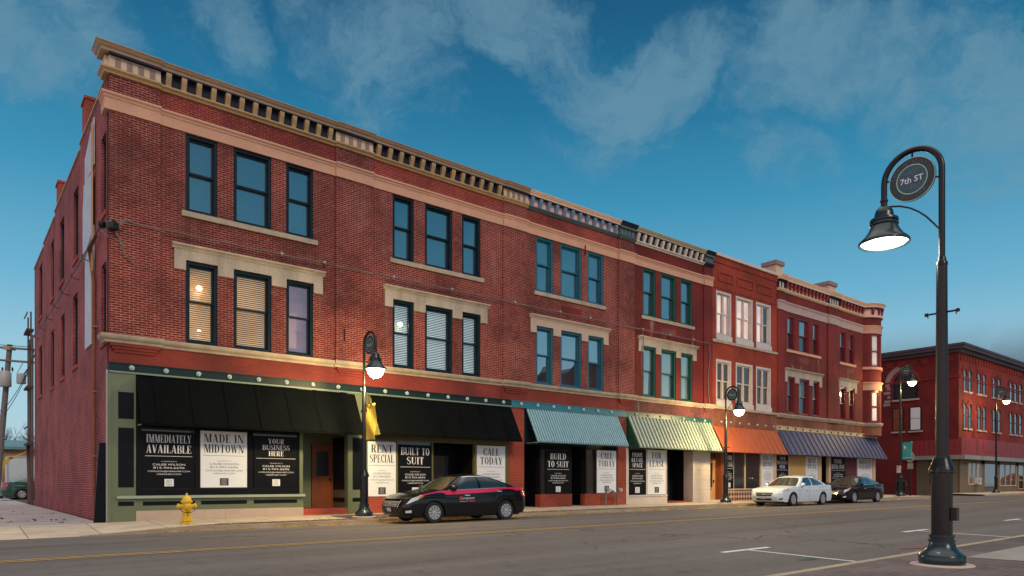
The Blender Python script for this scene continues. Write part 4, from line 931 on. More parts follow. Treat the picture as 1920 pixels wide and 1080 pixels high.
def arch_win(par, fr, u0, u1, z0, z1, pane='pane_far', hood=True, d=.0):
    r = (u1-u0)/2; um = (u0+u1)/2; pts = [(u0,z0),(u1,z0)]+[(um+r*math.cos(PI*i/10), z1-r+r*math.sin(PI*i/10)) for i in range(11)]
    f = MB()
    for i in range(len(pts)):
        (a,za),(b,zb) = pts[i], pts[(i+1)%len(pts)]; k = .84
        ca, cz = um, (z0+z1)/2
        ia, iza, ib, izb = ca+(a-ca)*k, cz+(za-cz)*.94, ca+(b-ca)*k, cz+(zb-cz)*.94
        f.hexa([fr.p(a,za,d),fr.p(b,zb,d),fr.p(ib,izb,d),fr.p(ia,iza,d)], [fr.p(a,za,d+.05),fr.p(b,zb,d+.05),fr.p(ib,izb,d+.05),fr.p(ia,iza,d+.05)])
    fr.bx(f, u0+r*.16, u1-r*.16, (z0+z1)/2-.04, (z0+z1)/2+.04, d, d+.045)
    w = f.build('window', 'frame_dark', par)
    g = MB(); g.add([fr.p(um+(a-um)*.9, z, d+.02) for a, z in pts], [tuple(range(len(pts)))]); g.build('pane', pane, w)
    if hood:
        q = MB()
        for i in range(10):
            a, b = PI*i/10, PI*(i+1)/10; R0, R1 = r+.03, r+.30
            P4 = [(R0,a),(R1,a),(R1,b),(R0,b)]
            q.hexa([fr.p(um+R*math.cos(t), z1-r+R*math.sin(t), d) for R, t in P4], [fr.p(um+R*math.cos(t), z1-r+R*math.sin(t), d+.09) for R, t in P4])
        q.build('arch_hood', 'brick_far', w)
    q = MB(); fr.bx(q, u0-.12, u1+.12, z0-.16, z0, d, d+.12); q.build('sill', 'stone_mauve', w)
Epx = [(69.85,70.55),(71.05,71.8),(73.35,74.15),(74.7,75.45),(77.35,78.05),(78.75,79.5),(82.2,83.0),(83.6,84.4),(85.1,85.9),(88.6,89.3),(89.9,90.6),(92.5,93.2)]
for a, b in Epx: arch_win(b6, EF, a, b, 9.35, 11.25, 'pane_far')
for a, b in Epx: arch_win(b6, EF, a, b, 6.05, 8.25, 'pane_far')
arch_win(b6, ES, 26.3, 28.4, 8.9, 11.4, 'pane_dark')
for a, b, s in ((26.0,27.0,'shade_white'),(27.5,28.5,'wood_door')):
    m = MB(); ES.bx(m, a, b, 5.95, 8.15, .004, .06); w = m.build('window', 'frame_dark', b6); q = MB(); ES.bx(q, a+.1, b-.1, 6.05, 7.06, .05, .075); ES.bx(q, a+.1, b-.1, 7.1, 8.05, .05, .075); q.build('pane', s, w); q = MB(); ES.bx(q, a-.1, b+.1, 5.8, 5.95, .004, .13); q.build('sill', 'stone_mauve', w)
m = MB()                                            # old whitewash left round the blocked arch
for i in range(14):
    a = PI*(.48+.52*i/13); r = 1.55
    u = 27.4-r*math.cos(a); z = 10.35+r*math.sin(a)
    ES.bx(m, u-.2, u+.2, z-.2, z+.2, .006+.001*i, .012+.001*i)
for z in (10.0,9.6,9.2,8.8,8.5): ES.bx(m, 28.7, 29.05+random.uniform(-.1,.3), z-.12, z+.12, .006, .012)
m.build('whitewash', 'white_wash', b6)
m = MB()
for i in range(130): EF.bx(m, EX-.335+i*.4, EX-.335+i*.4+.33, 3.62, 5.15, .0, .34)
EF.bx(m, EX-.32, 122, 3.62, 5.12, .0, .32)
for i in range(10): ES.bx(m, 22.9+i*.4, 22.9+i*.4+.33, 3.62, 5.0, .0, .33)
ES.bx(m, 22.69, 27.0, 3.62, 4.98, .0, .30); m.build('sheet_fascia', 'panel_red', b6)
m = MB(); EF.bx(m, 73.9, 79.6, 4.05, 4.95, .3, .36); m.build('fascia_patch', 'panel_red_dark', b6)
m = MB(); m.box(EX-.7,122,22.3,23,3.25,3.6); m.box(EX-.7,EX,23,27.2,3.25,3.6); m.build('canopy', 'sheet_grey', b6)
m = MB(); EF.bx(m, EX-.06, 71, -.2, 3.25, 0, .05); EF.bx(m, 71, 74.2, -.2, 1.1, 0, .05); EF.bx(m, 74.2,75.2,-.2,3.25,0,.05); EF.bx(m, 78.6,79.3,-.2,3.25,0,.05); EF.bx(m, 79.3,84.2,-.2,.95,0,.05); EF.bx(m, 84.2,84.9,-.2,3.25,0,.05); EF.bx(m, 71,90,2.95,3.25,0,.05); EF.bx(m, 90,122,-.2,3.25,0,.05)
ES.bx(m, 22.95, 26.4, -.2, 3.25, .004, .06); m.build('shop_wall', 'render_tan', b6)
for a, b, z0 in ((71,74.2,1.1),(79.3,84.2,.95),(84.9,90,.6)):
    m = MB(); EF.bx(m, a, b, z0, 2.95, .0, .02); w = m.build('shop_window', 'pane_far', b6); q = MB(); n = 3 if b-a > 3 else 2
    for i in range(n+1): EF.bx(q, a+(b-a-.1)*i/n, a+(b-a-.1)*i/n+.1, z0, 2.95, .02, .07)
    EF.bx(q, a, b, z0-.08, z0, .02, .1); q.build('shop_frame', 'cream', w)
m = MB(); EF.bx(m, 75.2, 78.6, .2, 2.95, .0, .02); m.build('entry_recess', 'pane_dark', b6)
m = MB(); ES.bx(m, 23.9, 25.3, 1.0, 3.0, .05, .08); w = m.build('shop_window', 'pane_far', b6)
m = MB(); m.box(75,76.6,30,31.5,13.3,14.4); m.box(69.5,71.2,33,35,13.3,14.1); m.build('chimney', 'brick_far', b6)
# window air-conditioner
t = MB(); EF.bx(t, 72.4, 73.4, 1.12, 1.62, .03, .35); ac = t.build('air_conditioner', 'shade_white', loc=(72.9,22.8,1.12)); tag(ac, 'white window air conditioner in the shop window of the corner building across the side street', 'air conditioner')
q = MB()
for i in range(4): EF.bx(q, 72.48, 73.32, 1.2+.1*i, 1.25+.1*i, .35, .36)
q.build('grille', 'metal_grey', ac)

# ---- houses on the viewer's side of the road, mirrored in the upper windows
o = thing('brick_building', (50,-11,0), 'dark gabled brick house across the road, mirrored in the blue framed windows', 'building')
m = MB(); m.prism([(42,-4,0),(58,-4,0),(58,-4,10.6),(51.5,-4,13.6),(42,-4,10.6)], [(42,-18,0),(58,-18,0),(58,-18,10.6),(51.5,-18,13.6),(42,-18,10.6)]); m.build('wall', 'brick_maroon', o)
m = MB(); m.hexa([(41.6,-3.6,10.5),(51.5,-3.6,13.65),(51.5,-18.4,13.65),(41.6,-18.4,10.5)],[(41.6,-3.6,10.75),(51.5,-3.6,13.9),(51.5,-18.4,13.9),(41.6,-18.4,10.75)]); m.hexa([(51.5,-3.6,13.65),(58.4,-3.6,10.5),(58.4,-18.4,10.5),(51.5,-18.4,13.65)],[(51.5,-3.6,13.9),(58.4,-3.6,10.75),(58.4,-18.4,10.75),(51.5,-18.4,13.9)]); m.build('roof', 'roof_dark', o)
for x in (44,47.5,51,54.5):
    for z in (4.2,7.6): MB().box(x,x+1.1,-4,-3.95,z,z+2).build('window', 'pane_dark', o)
o = thing('brick_building', (97,-10,0), 'flat roofed brick block across the road, mirrored in the maroon house windows', 'building')
m = MB(); m.box(84,112,-18,-4,0,9.4); m.build('wall', 'brick_far', o); m = MB(); m.box(83.7,112.3,-18.3,-3.7,9.4,9.9); m.build('cornice', 'roof_dark', o)
for i in range(8): MB().box(85.5+i*3.3,86.8+i*3.3,-4,-3.95,5.2,7.6).build('window', 'pane_dark', o)

# ------------------------------------------------------------------ leasing posters in the shop windows
def poster(x0, x1, z0, z1, dark, lines, label, d=.0):
    m = MB(); FR.bx(m, x0, x1, z0, z1, d-.05, d+.012)
    o = m.build('leasing_poster', 'poster_black' if dark else 'poster_white', loc=((x0+x1)/2, F-d, z0))
    tag(o, label, 'poster', 'leasing posters in the shop windows')
    H = z1-z0; Wd = x1-x0; cx = (x0+x1)/2; e = d+.0155
    put = lambda a, b: FR.p(a, b, e)
    t = MB(); n = len(lines); hh = (.145 if n == 2 else .096)*H; gap = .036*H if n == 2 else .022*H
    zz = z1-.055*H-hh
    mx = max(len(l) for l in lines)
    for l in lines:
        t = MB(); serif_line(t, l, put, cx, zz, hh, Wd*.86); zz -= hh+gap
        t.build('headline', 'ink_white' if dark else 'ink', o)
    s = MB(); FR.bx(s, x0+.05*Wd, x1-.05*Wd, z1-.437*H, z1-.430*H, d+.010, d+.0135); s.build('rule', 'ink_white' if dark else 'ink_grey', o); s = MB()
    for txt, fz, fh, fw in (('CONTACT',.535,.018,.30),('CALEB WILSON',.598,.036,.62),('815.904.6696',.655,.036,.60),('CWILSON@URBANEP.COM',.712,.026,.80),('URBANEP.COM',.763,.026,.46)):
        s = MB(); sans_line(s, txt, put, cx, z1-fz*H, fh*H, fw*Wd); s.build('contact_text', 'ink_white' if dark else 'ink_grey', o)
    g = MB(); lw = .075*H; FR.bx(g, cx-lw, cx+lw, z1-.965*H, z1-.835*H, d+.010, d+.015); lg = g.build('logo', 'ink_white' if dark else 'ink', o)
    b = MB()
    for i, (txt, k) in enumerate((('URBAN',1.25),('EQUITY',1.25),('PROPERTIES',1.25))): sans_line(b, txt, lambda a, bb: FR.p(a, bb, d+.0165), cx, z1-(.876+.036*i)*H, .020*H, lw*k)
    b.build('logo_text', 'ink' if dark else 'ink_white', lg)
    return o
poster(4.54,6.00,1.03,2.74,True,['IMMEDIATELY','AVAILABLE'],'black poster reading IMMEDIATELY AVAILABLE behind the yellow hydrant')
poster(6.17,7.59,1.05,2.82,False,['MADE IN','MIDTOWN'],'white poster reading MADE IN MIDTOWN under the black awning')
poster(7.81,9.28,1.03,2.74,True,['YOUR','BUSINESS','HERE'],'black poster reading YOUR BUSINESS HERE beside the wooden door')
poster(11.90,13.05,.70,2.70,False,['RENT','SPECIAL'],'white poster reading RENT SPECIAL behind the lamp post with gold banner')
poster(13.16,14.62,.70,2.63,True,['BUILT TO','SUIT'],'black poster reading BUILT TO SUIT behind the car with pink stripe')
poster(16.79,18.25,.70,2.72,False,['CALL','TODAY'],'white poster reading CALL TODAY under the black awning, above the car boot')
poster(20.53,22.01,.72,2.61,True,['BUILD','TO SUIT'],'black poster reading BUILD TO SUIT under the blue awning')
poster(23.74,25.05,.72,2.72,False,['CALL','TODAY'],'white poster reading CALL TODAY under the blue awning, beside grey standpipe')
poster(25.94,27.24,.62,2.80,True,['PRIME','RETAIL','SPACE'],'black poster reading PRIME RETAIL SPACE in three lines under the pale green awning')
poster(27.36,28.78,.61,2.86,False,['FOR','LEASE'],'white poster reading FOR LEASE under the pale green awning')
poster(33.90,34.80,.87,2.86,True,['FOR','LEASE'],'black poster reading FOR LEASE under the orange awning')
poster(37.71,38.93,.88,2.94,False,['MADE IN','MIDTOWN'],'white poster reading MADE IN MIDTOWN under the orange awning')
poster(39.32,40.70,.75,2.92,True,['YOUR','BUSINESS','HERE'],'black poster reading YOUR BUSINESS HERE under the navy awning')
poster(42.84,44.33,.75,2.90,False,['RENT','SPECIAL'],'white poster reading RENT SPECIAL under the navy awning')
poster(46.03,48.12,.92,2.90,True,['PRIME','RETAIL SPACE'],'black poster reading PRIME RETAIL SPACE in two lines under the navy awning')
poster(49.93,52.17,.92,2.90,False,['IMMEDIATE','AVAILABILITY'],'white poster reading IMMEDIATE AVAILABILITY at the far end of the navy awning')

# ------------------------------------------------------------------ street lamps
def make_lamp(loc, label, H=5.95, sgn=1, near=False, bracket_z=3.58):
    """arm reaches sgn*y over the road"""
    o = thing('street_lamp', loc, label, 'street lamp', 'black street lamps with round street-name signs')
    Z = lambda z: loc[2]+z; X, Y = loc[0], loc[1]; k = H-5.95; n = 32 if near else 16
    L = lambda prof, name, mat, par=o, y=0.0, nn=n: MB().lathe([(r, z) for r, z in prof], (X, Y+sgn*y, loc[2]), nn).build(name, mat, par, True)
    L([(.40,-.1),(.40,.035),(.385,.05)], 'footing', 'stone_tan')
    L([(.285,.05),(.29,.07),(.29,.16),(.275,.185),(.23,.22),(.185,.27),(.160,.335),(.155,.36),(.170,.365),(.170,.395),(.15,.40),(.15,.42),(.16,.425),(.16,.455)], 'base', 'metal_teal')
    L([(.132,.455),(.132,1.33),(.165,1.335),(.165,1.375),(.155,1.39),(.145,1.42),(.115,1.50),(.10,1.54),(.10,1.56)], 'pedestal', 'metal_black')
    L([(.082,1.56),(.068,4.24+k),(.074,4.245+k),(.074,4.28+k),(.056,4.31+k),(.05,4.36+k)], 'post', 'metal_black')
    for i in range(8 if near else 0):
        a = 2*PI*i/8; MB().lathe([(.018,-.03),(.018,.02),(.001,.03)], (X+.155*math.cos(a), Y+.155*math.sin(a), Z(1.355)), 8, 'Z').build('collar_bolt', 'metal_teal', o, True)
    a, R, zc = .39, .39, 5.62+k
    P = lambda t, z: (X, Y+sgn*t, Z(z))
    path = [P(0,4.34+k), P(0,zc)]+[P(a-R*math.cos(q*PI/20), zc+R*math.sin(q*PI/20)) for q in range(1,20)]+[P(.78,zc), P(.78,5.36+k)]
    arm = MB().tube(path, .042, 12).build('arm', 'metal_black', o, True)
    MB().tube([P(.02,4.74+k),P(.1,4.86+k),P(.2,4.99+k),P(.3,5.09+k),P(.42,5.18+k),P(.55,5.245+k),P(.68,5.28+k),P(.78,5.29+k),P(.88,5.28+k)], .014, 6).build('brace', 'metal_black', o, True)
    # disc sign hung inside the arch
    zs = zc-.035; rs = .315; e = .012
    d = MB().lathe([(rs-.0,-e),(rs,e)], (X, Y+sgn*a, Z(zs)), 40, 'X').build('sign_disc', 'metal_teal', o)
    for sd in (-1, 1):
        f = MB(); g = MB(); g2 = MB(); w = MB(); h = MB(); h2 = MB()
        px = X+sd*(e+.002)
        # reading direction for a viewer facing the disc
        rd = (-1 if sd < 0 else 1)
        pt = lambda u, v, off=0.0: (px+sd*off, Y+sgn*a+rd*u, Z(zs)+v)
        n2 = 40
        for i in range(n2):
            t0, t1 = 2*PI*i/n2, 2*PI*(i+1)/n2
            f.add([pt(0,0),pt(.2*math.cos(t0),.2*math.sin(t0)),pt(.2*math.cos(t1),.2*math.sin(t1))], [(0,1,2)])
            for gg, r0, r1 in ((g,.2,.212),(g2,rs-.010,rs)): gg.add([pt(r0*math.cos(t0),r0*math.sin(t0),.001),pt(r1*math.cos(t0),r1*math.sin(t0),.001),pt(r1*math.cos(t1),r1*math.sin(t1),.001),pt(r0*math.cos(t1),r0*math.sin(t1),.001)], [(0,1,2,3)])
        for q in range(-1,2):
            for s in (1,-1): h.add([pt(q*.05-.05*s,.075*s,.001),pt(q*.05-.05*s+.015,.075*s,.001),pt(q*.05+.04,.15*s,.001),pt(q*.05+.025,.15*s,.001)], [(0,1,2,3)])
        vs, fs, ww = sans('7th ST', .014); kk = .31/ww
        w.add([pt(-.155+x*kk, -.045+y*.085, .003) for x, y in vs], fs)
        if near:
            for txt, a0, a1, r, fl in (('CITY OF ROCKFORD',165,15,.232,1),('WELCOME',228,312,.272,-1)):
                for i, chh in enumerate(txt):
                    if chh == ' ': continue
                    vs, fs, cw = sans(chh); t = math.radians(a0+(a1-a0)*i/(len(txt)-1)); hgt = .045; kw = .032/max(cw,.3)
                    er = (math.cos(t), math.sin(t)); et = (er[1]*fl, -er[0]*fl)
                    h2.add([pt(r*er[0]+(x-cw/2)*kw*et[0]+y*hgt*er[0]*fl, r*er[1]+(x-cw/2)*kw*et[1]+y*hgt*er[1]*fl, .002) for x, y in vs], fs)
        f.build('sign_centre', 'sign_teal', d); g.build('sign_ring', 'sign_ring', d); g2.build('sign_rim', 'sign_ring', d); w.build('sign_text', 'ink_white', d); h.build('sign_ornament', 'lettering_faint', d)
        if near: h2.build('ring_text', 'lettering_faint', d)
    m = MB(); 
    for t in (90, 12, 192):
        c, s = math.cos(math.radians(t)), math.sin(math.radians(t)); m.tube([P(a+rs*c, zs+rs*s), P(a+(.36 if t != 90 else .42)*c, zs+(.38 if t != 90 else .42)*s)], .014, 6)
    m.build('sign_clip', 'metal_black', d)
    L([(.045,5.30+k),(.045,5.37+k),(.055,5.38+k),(.055,5.40+k)], 'shade_neck', 'metal_black', y=.78)
    sh = L([(.03,5.32+k),(.07,5.30+k),(.115,5.25+k),(.132,5.19+k),(.132,5.13+k),(.135,5.125+k),(.19,5.12+k),(.195,5.10+k),(.195,5.08+k),(.17,5.075+k),(.17,5.055+k),(.195,5.05+k),(.195,5.03+k),(.18,5.02+k),(.215,4.94+k),(.27,4.86+k),(.345,4.79+k),(.352,4.77+k),(.345,4.745+k),(.33,4.745+k),(.29,4.80+k),(.02,4.83+k)], 'lamp_shade', 'metal_teal', y=.78)
    MB().lathe([(.31,4.775+k),(.29,4.755+k),(.22,4.735+k),(.12,4.72+k),(.01,4.715+k)] if near else [(.30,4.775+k),(.26,4.70+k),(.23,4.60+k),(.17,4.52+k),(.09,4.48+k),(.01,4.47+k)], (X, Y+sgn*.78, loc[2]), n).build('lamp_lens', 'lamp_glow' if near else 'lamp_warm', sh, True)  # far lenses deepened into glowing bowls, lamp glare put into the shape
    if bracket_z:
        m = MB(); m.tube([P(-.20,bracket_z),P(.20,bracket_z)], .014, 8)
        for t in (-.2,.2): m.lathe([(.022,-.022),(.028,0),(.022,.022)], P(t,bracket_z), 8); m.tube([P(t*.9,bracket_z-.02),P(t*.9,bracket_z-.05)], .008, 6)
        m.build('banner_bracket', 'metal_black', o, True)
    if near: m = MB(); m.box(X-.05,X+.05,Y-.20,Y-.13,Z(.66),Z(.84)); m.build('socket_box', 'metal_black', o)
    lp = bpy.data.lights.new('lamp_light', 'POINT'); lp.energy = 60 if near else (1000 if H < 7 else 600); lp.color = (1, .95, .88) if near else (1, .70, .30); lp.shadow_soft_size = .2
    lo = bpy.data.objects.new('lamp_light', lp); C.collection.objects.link(lo); lo.parent = o; lo.location = (0, sgn*.78, (4.60 if near else 4.36)+k)
    return o
make_lamp((10.9,3.85,gz(10.9,3.85)-.02), 'black street lamp in the foreground with a round 7th ST sign', near=True)
lz = gz(10.66,20.85)
make_lamp((10.66,20.85,lz+.02), 'black street lamp at the kerb with a gold banner, beside the wooden door', sgn=-1, bracket_z=3.50)
make_lamp((31.4,21.2,gz(31.4,21.2)), 'black street lamp in front of the orange awning', sgn=-1, bracket_z=2.9)
make_lamp((53.0,21.4,gz(53,21.4)), 'tall street lamp with a teal banner near the round turret', H=9.3, sgn=-1, bracket_z=None)
make_lamp((72.3,21.2,gz(72.3,21.2)), 'tall street lamp before the corner building across the side street', H=9.3, sgn=-1, bracket_z=None)
def banner(x, y0, y1, z0, z1, mat, label, wave=.03):
    m = MB()
    def fn(u, v):
        y = y0+(y1-y0)*u*(1-.05*math.sin(PI*v)); return (x+wave*math.sin(v*7+u*4)*(.3+u), y, z0+(z1-z0)*v-.04*u*math.sin(v*3))
    m.grid(fn, 10, 16)
    o = m.build('street_banner', mat, loc=(x,(y0+y1)/2,z0), smooth=True); tag(o, label, 'banner')
    so_ = o.modifiers.new('s', 'SOLIDIFY'); so_.thickness = .006
    q = MB(); q.tube([(x,y0,z1),(x,y1-.08*(1 if y1 > y0 else -1),z1)], .014, 6); q.tube([(x,y0,z0),(x,y1,z0)], .014, 6); q.build('banner_rod', 'metal_black', o); return o
banner(10.66, 20.76, 20.05, lz+2.52, lz+3.70, 'banner_gold', 'gold yellow banner hanging from the street lamp between two black awnings')
o = banner(53.0, 21.3, 20.6, 2.80, 4.10, 'banner_teal', 'teal banner on the tall street lamp near the round turret', .01)
q = MB()
q.add([(52.97,21.15,3.85),(52.97,20.98,3.7),(52.97,21.15,3.55)], [(0,1,2)]); q.box(52.965,52.972,20.68,21.22,2.95,2.98); q.build('banner_print', 'ink_white', o)

# ------------------------------------------------------------------ cars
def lerp_table(tb, x):
    if x <= tb[0][0]: return tb[0][1]
    for (a, p), (b, q) in zip(tb, tb[1:]):
        if x <= b:
            t = (x-a)/(b-a); return p+(q-p)*t
    return tb[-1][1]
def sm(tb, x, h=.08): return sum(lerp_table(tb, x+h*(i-2)*.6) for i in range(5))/5
def car(loc, yaw, label, paint_mat, L=4.62, Wd=1.76, Ht=1.49, wb=2.70, fo=.95, wr=.32, hood=.80, stripe=None, spokes=10, scale=1.0, grille='bars', trim='chrome', plate_front=True, cabin=None, name='parked_car'):
    root = thing(name, loc, label, 'car'); root.rotation_euler = (0, 0, yaw); root.scale = (scale,)*3; ROOT[root.name] = Vector((0,0,0))
    hw = Wd/2; xw = (fo, fo+wb); AR = wr+.055
    cb = cabin or dict(cowl=1.22, rf=2.02, rr=3.22, back=4.10, belt0=.99, belt1=1.06)
    top = [(0,hood-.09),(.12,hood-.02),(.5,hood+.05),(cb['cowl']-.05,cb['belt0']-.02),(cb['cowl']+.6,cb['belt0']-.01),(cb['back']-.3,cb['belt1']),(cb['back']+.1,cb['belt1']),(L-.12,cb['belt1']-.02),(L,cb['belt1']-.10)]
    zt = lambda x: sm(top, x, .1)
    def zb(x):
        z = .21 if .35 < x < L-.35 else .24
        for w in xw:
            if abs(x-w) < AR: z = max(z, wr-.02+math.sqrt(max(0, AR*AR-(x-w)**2)))
        return z
    plan = [(0,.70),(.015,.80),(.04,.885),(.09,.945),(.18,.985),(.3,1),(.75,1),(.88,.975),(.95,.92),(.98,.85),(1,.74)]
    sidez = [(.2,.955),(.35,.985),(.6,1.0),(.8,.985),(1.1,.94)]
    fp = [(.2,.10),(.32,.02),(.48,.0),(.6,.03),(.72,.11),(.85,.2)]; rp = [(.2,.12),(.35,.03),(.55,0),(.8,.03),(1.0,.07),(1.1,.14)]
    def S(u, v, sd=-1, off=0.0):
        x = u*L; a = zb(x); b = zt(x); z = a+(b-a)*v
        w = hw*lerp_table(plan, u)*lerp_table(sidez, z)
        xx = x+lerp_table(fp, z)*max(0, 1-u/.10)**1.5-lerp_table(rp, z)*max(0, 1-(1-u)/.10)**1.5
        crease = .014*math.exp(-((z-.80)/.03)**2)
        return Vector((xx-off*max(0,(.06-u)/.06)*1.0+off*max(0,(u-.94)/.06), sd*(w+crease+off), z))
    def cap(u, s, v, off=0.0):          # front (u=0) or rear (u=1) face, s in -1..1
        p = S(u, v, 1); bul = .075*(1-abs(s)**2.4); return Vector((p.x-(bul+off)*(1 if u == 0 else -1), p.y*s, p.z))
    body = MB(); N, K = 150, 12
    for sd in (-1, 1): body.grid(lambda u, v: tuple(S(u, v, sd)), N, K)
    for u in (0, 1): body.grid(lambda s, v: tuple(cap(u, s*2-1, v)), 16, K)
    def deck(u, s, off=0.0):
        p = S(u, 1, 1); q = s*2-1; e = min(1, min(u, 1-u)/.1)
        bx = .075*(1-abs(q)**2.4)*(1-e)
        return (p.x-(bx if u < .5 else -bx), p.y*q, p.z+.045*(1-q*q)*e+off)
    body.grid(lambda u, s: deck(u, s), 80, 14)
    # cabin
    zr = Ht; w0, w1 = hw*.93, hw*.67
    def G(u, v, sd=-1, off=0.0):
        xf = cb['cowl']+(cb['rf']-cb['cowl'])*v**.92; xr = cb['back']+(cb['rr']-cb['back'])*v**1.3
        x = xf+(xr-xf)*u; zb0 = zt(x)-.03
        ztop = zr-.055-.10*abs(2*u-.92)**2.6*.6
        z = zb0+(ztop-zb0)*v; w = (w0+(w1-w0)*v+.035*math.sin(PI*v))*(1-.05*max(0,(u-.6)/.4)**2-.04*max(0,(.2-u)/.2))
        return Vector((x, sd*(w+off), z+off*.35))
    def GW(u, s, v, off=0.0):
        p = G(u, v, 1); b = .13*(1-abs(s)**2.2); return Vector((p.x-(b+off)*(1 if u == 0 else -1), p.y*s, p.z+off*.6+.03*v*(1-s*s)))
    for sd in (-1, 1): body.grid(lambda u, v: tuple(G(u, v, sd)), 44, 10)
    for u in (0, 1): body.grid(lambda s, v: tuple(GW(u, s*2-1, v)), 14, 10)
    def roof(u, s):
        p = G(u, 1, 1); q = s*2-1; b = .13*(1-abs(q)**2.2)*((1-u*5) if u < .2 else (-(u-.8)*5 if u > .8 else 0))
        return (p.x-b, p.y*q, p.z+(.03+.03*math.sin(PI*u))*(1-q*q))
    body.grid(roof, 24, 14)
    body.build('body', paint_mat, root, True)
    def patch(name, mat, pts, fn, off, nu=14, nv=4, par=root):
        m = MB(); (a,b,c,d) = pts
        def f(u, v):
            q = [(1-u)*(1-v)*a[i]+u*(1-v)*b[i]+u*v*c[i]+(1-u)*v*d[i] for i in (0,1)]
            return tuple(fn(q[0], q[1], off))
        m.grid(f, nu, nv); o = m.build(name, mat, par, True)
        return o
    Gs = lambda sd: (lambda a, b, off: G(a, b, sd, off)); Ss = lambda sd: (lambda a, b, off: S(a, b, sd, off))
    for sd in (-1, 1):
        patch('side_window', 'car_glass', [(.085,.10),(.455,.09),(.445,.90),(.10,.88)], Gs(sd), .006)
        patch('side_window', 'car_glass', [(.495,.09),(.80,.10),(.80,.86),(.485,.90)], Gs(sd), .006)
        if trim:
            patch('window_trim', trim, [(.06,.03),(.87,.04),(.87,.085),(.06,.085)], Gs(sd), .009, 30, 1)
            patch('window_trim', trim, [(.085,.90),(.84,.90),(.84,.945),(.085,.945)], Gs(sd), .009, 30, 1)
        patch('quarter_window', 'car_glass', [(.82,.10),(.90,.14),(.87,.70),(.815,.84)], Gs(sd), .006, 4)
        # head and tail lamps wrap the corners
        patch('headlight', 'headlamp', [(.012,.66),(.085,.80),(.115,1.0),(.03,.93)], Ss(sd), .010, 10, 4)
        patch('turn_signal', 'amber', [(.088,.80),(.118,.86),(.125,.98),(.116,.99)], Ss(sd), .012, 4, 3)
        patch('tail_light', 'tail_red', [(.935,.66),(.995,.64),(.995,.90),(.93,.86)], Ss(sd), .010, 8, 4)
        if stripe:
            us = (.10,.30) 
            patch('stripe', stripe, [(.075,.93),(.30,.83),(.30,.995),(.10,.999)], Ss(sd), .007, 24, 4)
            patch('stripe', stripe, [(.30,.83),(.95,.88),(.95,.995),(.30,.995)], Ss(sd), .007, 60, 4)
        for uu in (cb['cowl']/L+.03, (xw[0]+wb*.52)/L, (xw[1]-.02)/L):
            patch('door_gap', 'plastic', [(uu,.06),(uu+.0022,.06),(uu+.0022,.97),(uu,.97)], Ss(sd), .004, 1, 10)
        for uu in ((xw[0]+wb*.43)/L, (xw[1]-.28)/L):
            p = S(uu, .78, sd, .012); m = MB(); m.box(p.x-.09,p.x+.09,p.y-.018,p.y+.018,p.z-.016,p.z+.016); m.build('door_handle', trim or paint_mat, root)
        p = G(.10, .10, sd, .0); m = MB()
        m.lathe([(.10*math.sin(PI*i/8)+.002, .09*(-math.cos(PI*i/8))) for i in range(9)], (p.x+.02, p.y+sd*.13, p.z+.06), 12, 'Y', False); m.box(p.x-.01,p.x+.05,min(p.y,p.y+sd*.1),max(p.y,p.y+sd*.1),p.z+.02,p.z+.05)
        m.build('mirror', paint_mat if paint_mat != 'car_green' else 'car_green', root, True)
    GWf = lambda a, b, off: GW(0, a, b, off); GWr = lambda a, b, off: GW(1, a, b, off); Cf = lambda a, b, off: cap(0, a, b, off); Cr = lambda a, b, off: cap(1, a, b, off)
    patch('windscreen', 'wind_glass', [(-.93,.06),(.93,.06),(.90,.93),(-.90,.93)], GWf, .006, 14, 8)
    patch('rear_window', 'car_glass', [(-.88,.12),(.88,.12),(.85,.92),(-.85,.92)], GWr, .006, 14, 8)
    patch('grille', 'plastic', [(-.58,.52),(.58,.52),(.70,.86),(-.70,.86)], Cf, .008, 14, 4)
    if grille == 'bars':
        for i in range(4): patch('grille_bar', 'chrome', [(-.6-.02*i,.55+.09*i),(.6+.02*i,.55+.09*i),(.6+.02*i,.585+.09*i),(-.6-.02*i,.585+.09*i)], Cf, .016, 14, 1)
        for s in (-1, 1): patch('grille_bar', 'chrome', [(s*.66,.5),(s*.72,.5),(s*.80,.90),(s*.74,.90)], Cf, .018, 2, 4)
    else: patch('grille_bar', 'chrome', [(-.66,.68),(.66,.68),(.67,.72),(-.67,.72)], Cf, .016, 14, 1)
    patch('badge', 'chrome', [(-.07,.64),(.07,.64),(.07,.74),(-.07,.74)], Cf, .024, 2, 2)
    patch('lower_grille', 'plastic', [(-.62,.10),(.62,.10),(.62,.30),(-.62,.30)], Cf, .008, 14, 2)
    if plate_front: patch('number_plate', 'plate', [(-.20,.24),(.20,.24),(.20,.46),(-.20,.46)], Cf, .03, 2, 2)
    patch('number_plate', 'plate', [(-.20,.45),(.20,.45),(.20,.62),(-.20,.62)], Cr, .02, 2, 2)
    for sd in (-1, 1): patch('fog_lamp', 'headlamp' if grille == 'bars' else 'plastic', [(.012,.16),(.045,.16),(.045,.30),(.012,.28)], Ss(sd), .008, 4, 2)
    m = MB(); m.box(.25,L-.25,-hw+.26,hw-.26,.17,.62)
    for w in xw: m.box(w-AR,w+AR,-hw+.24,hw-.24,.3,.75)
    m.build('underbody', 'plastic', root)
    wz = wr; proto = None
    tyre = MB().lathe([(.62*wr,-.10),(.93*wr,-.105),(.985*wr,-.08),(wr,-.05),(wr,.05),(.985*wr,.08),(.93*wr,.105),(.62*wr,.10)], (0,0,0), 36, 'Y', False)
    rim = MB(); R = .66*wr
    rim.lathe([(R,-.085),(R,-.10),(.9*R,-.105),(.88*R,-.06),(.88*R,.05),(R,.07)], (0,0,0), 36, 'Y', False)
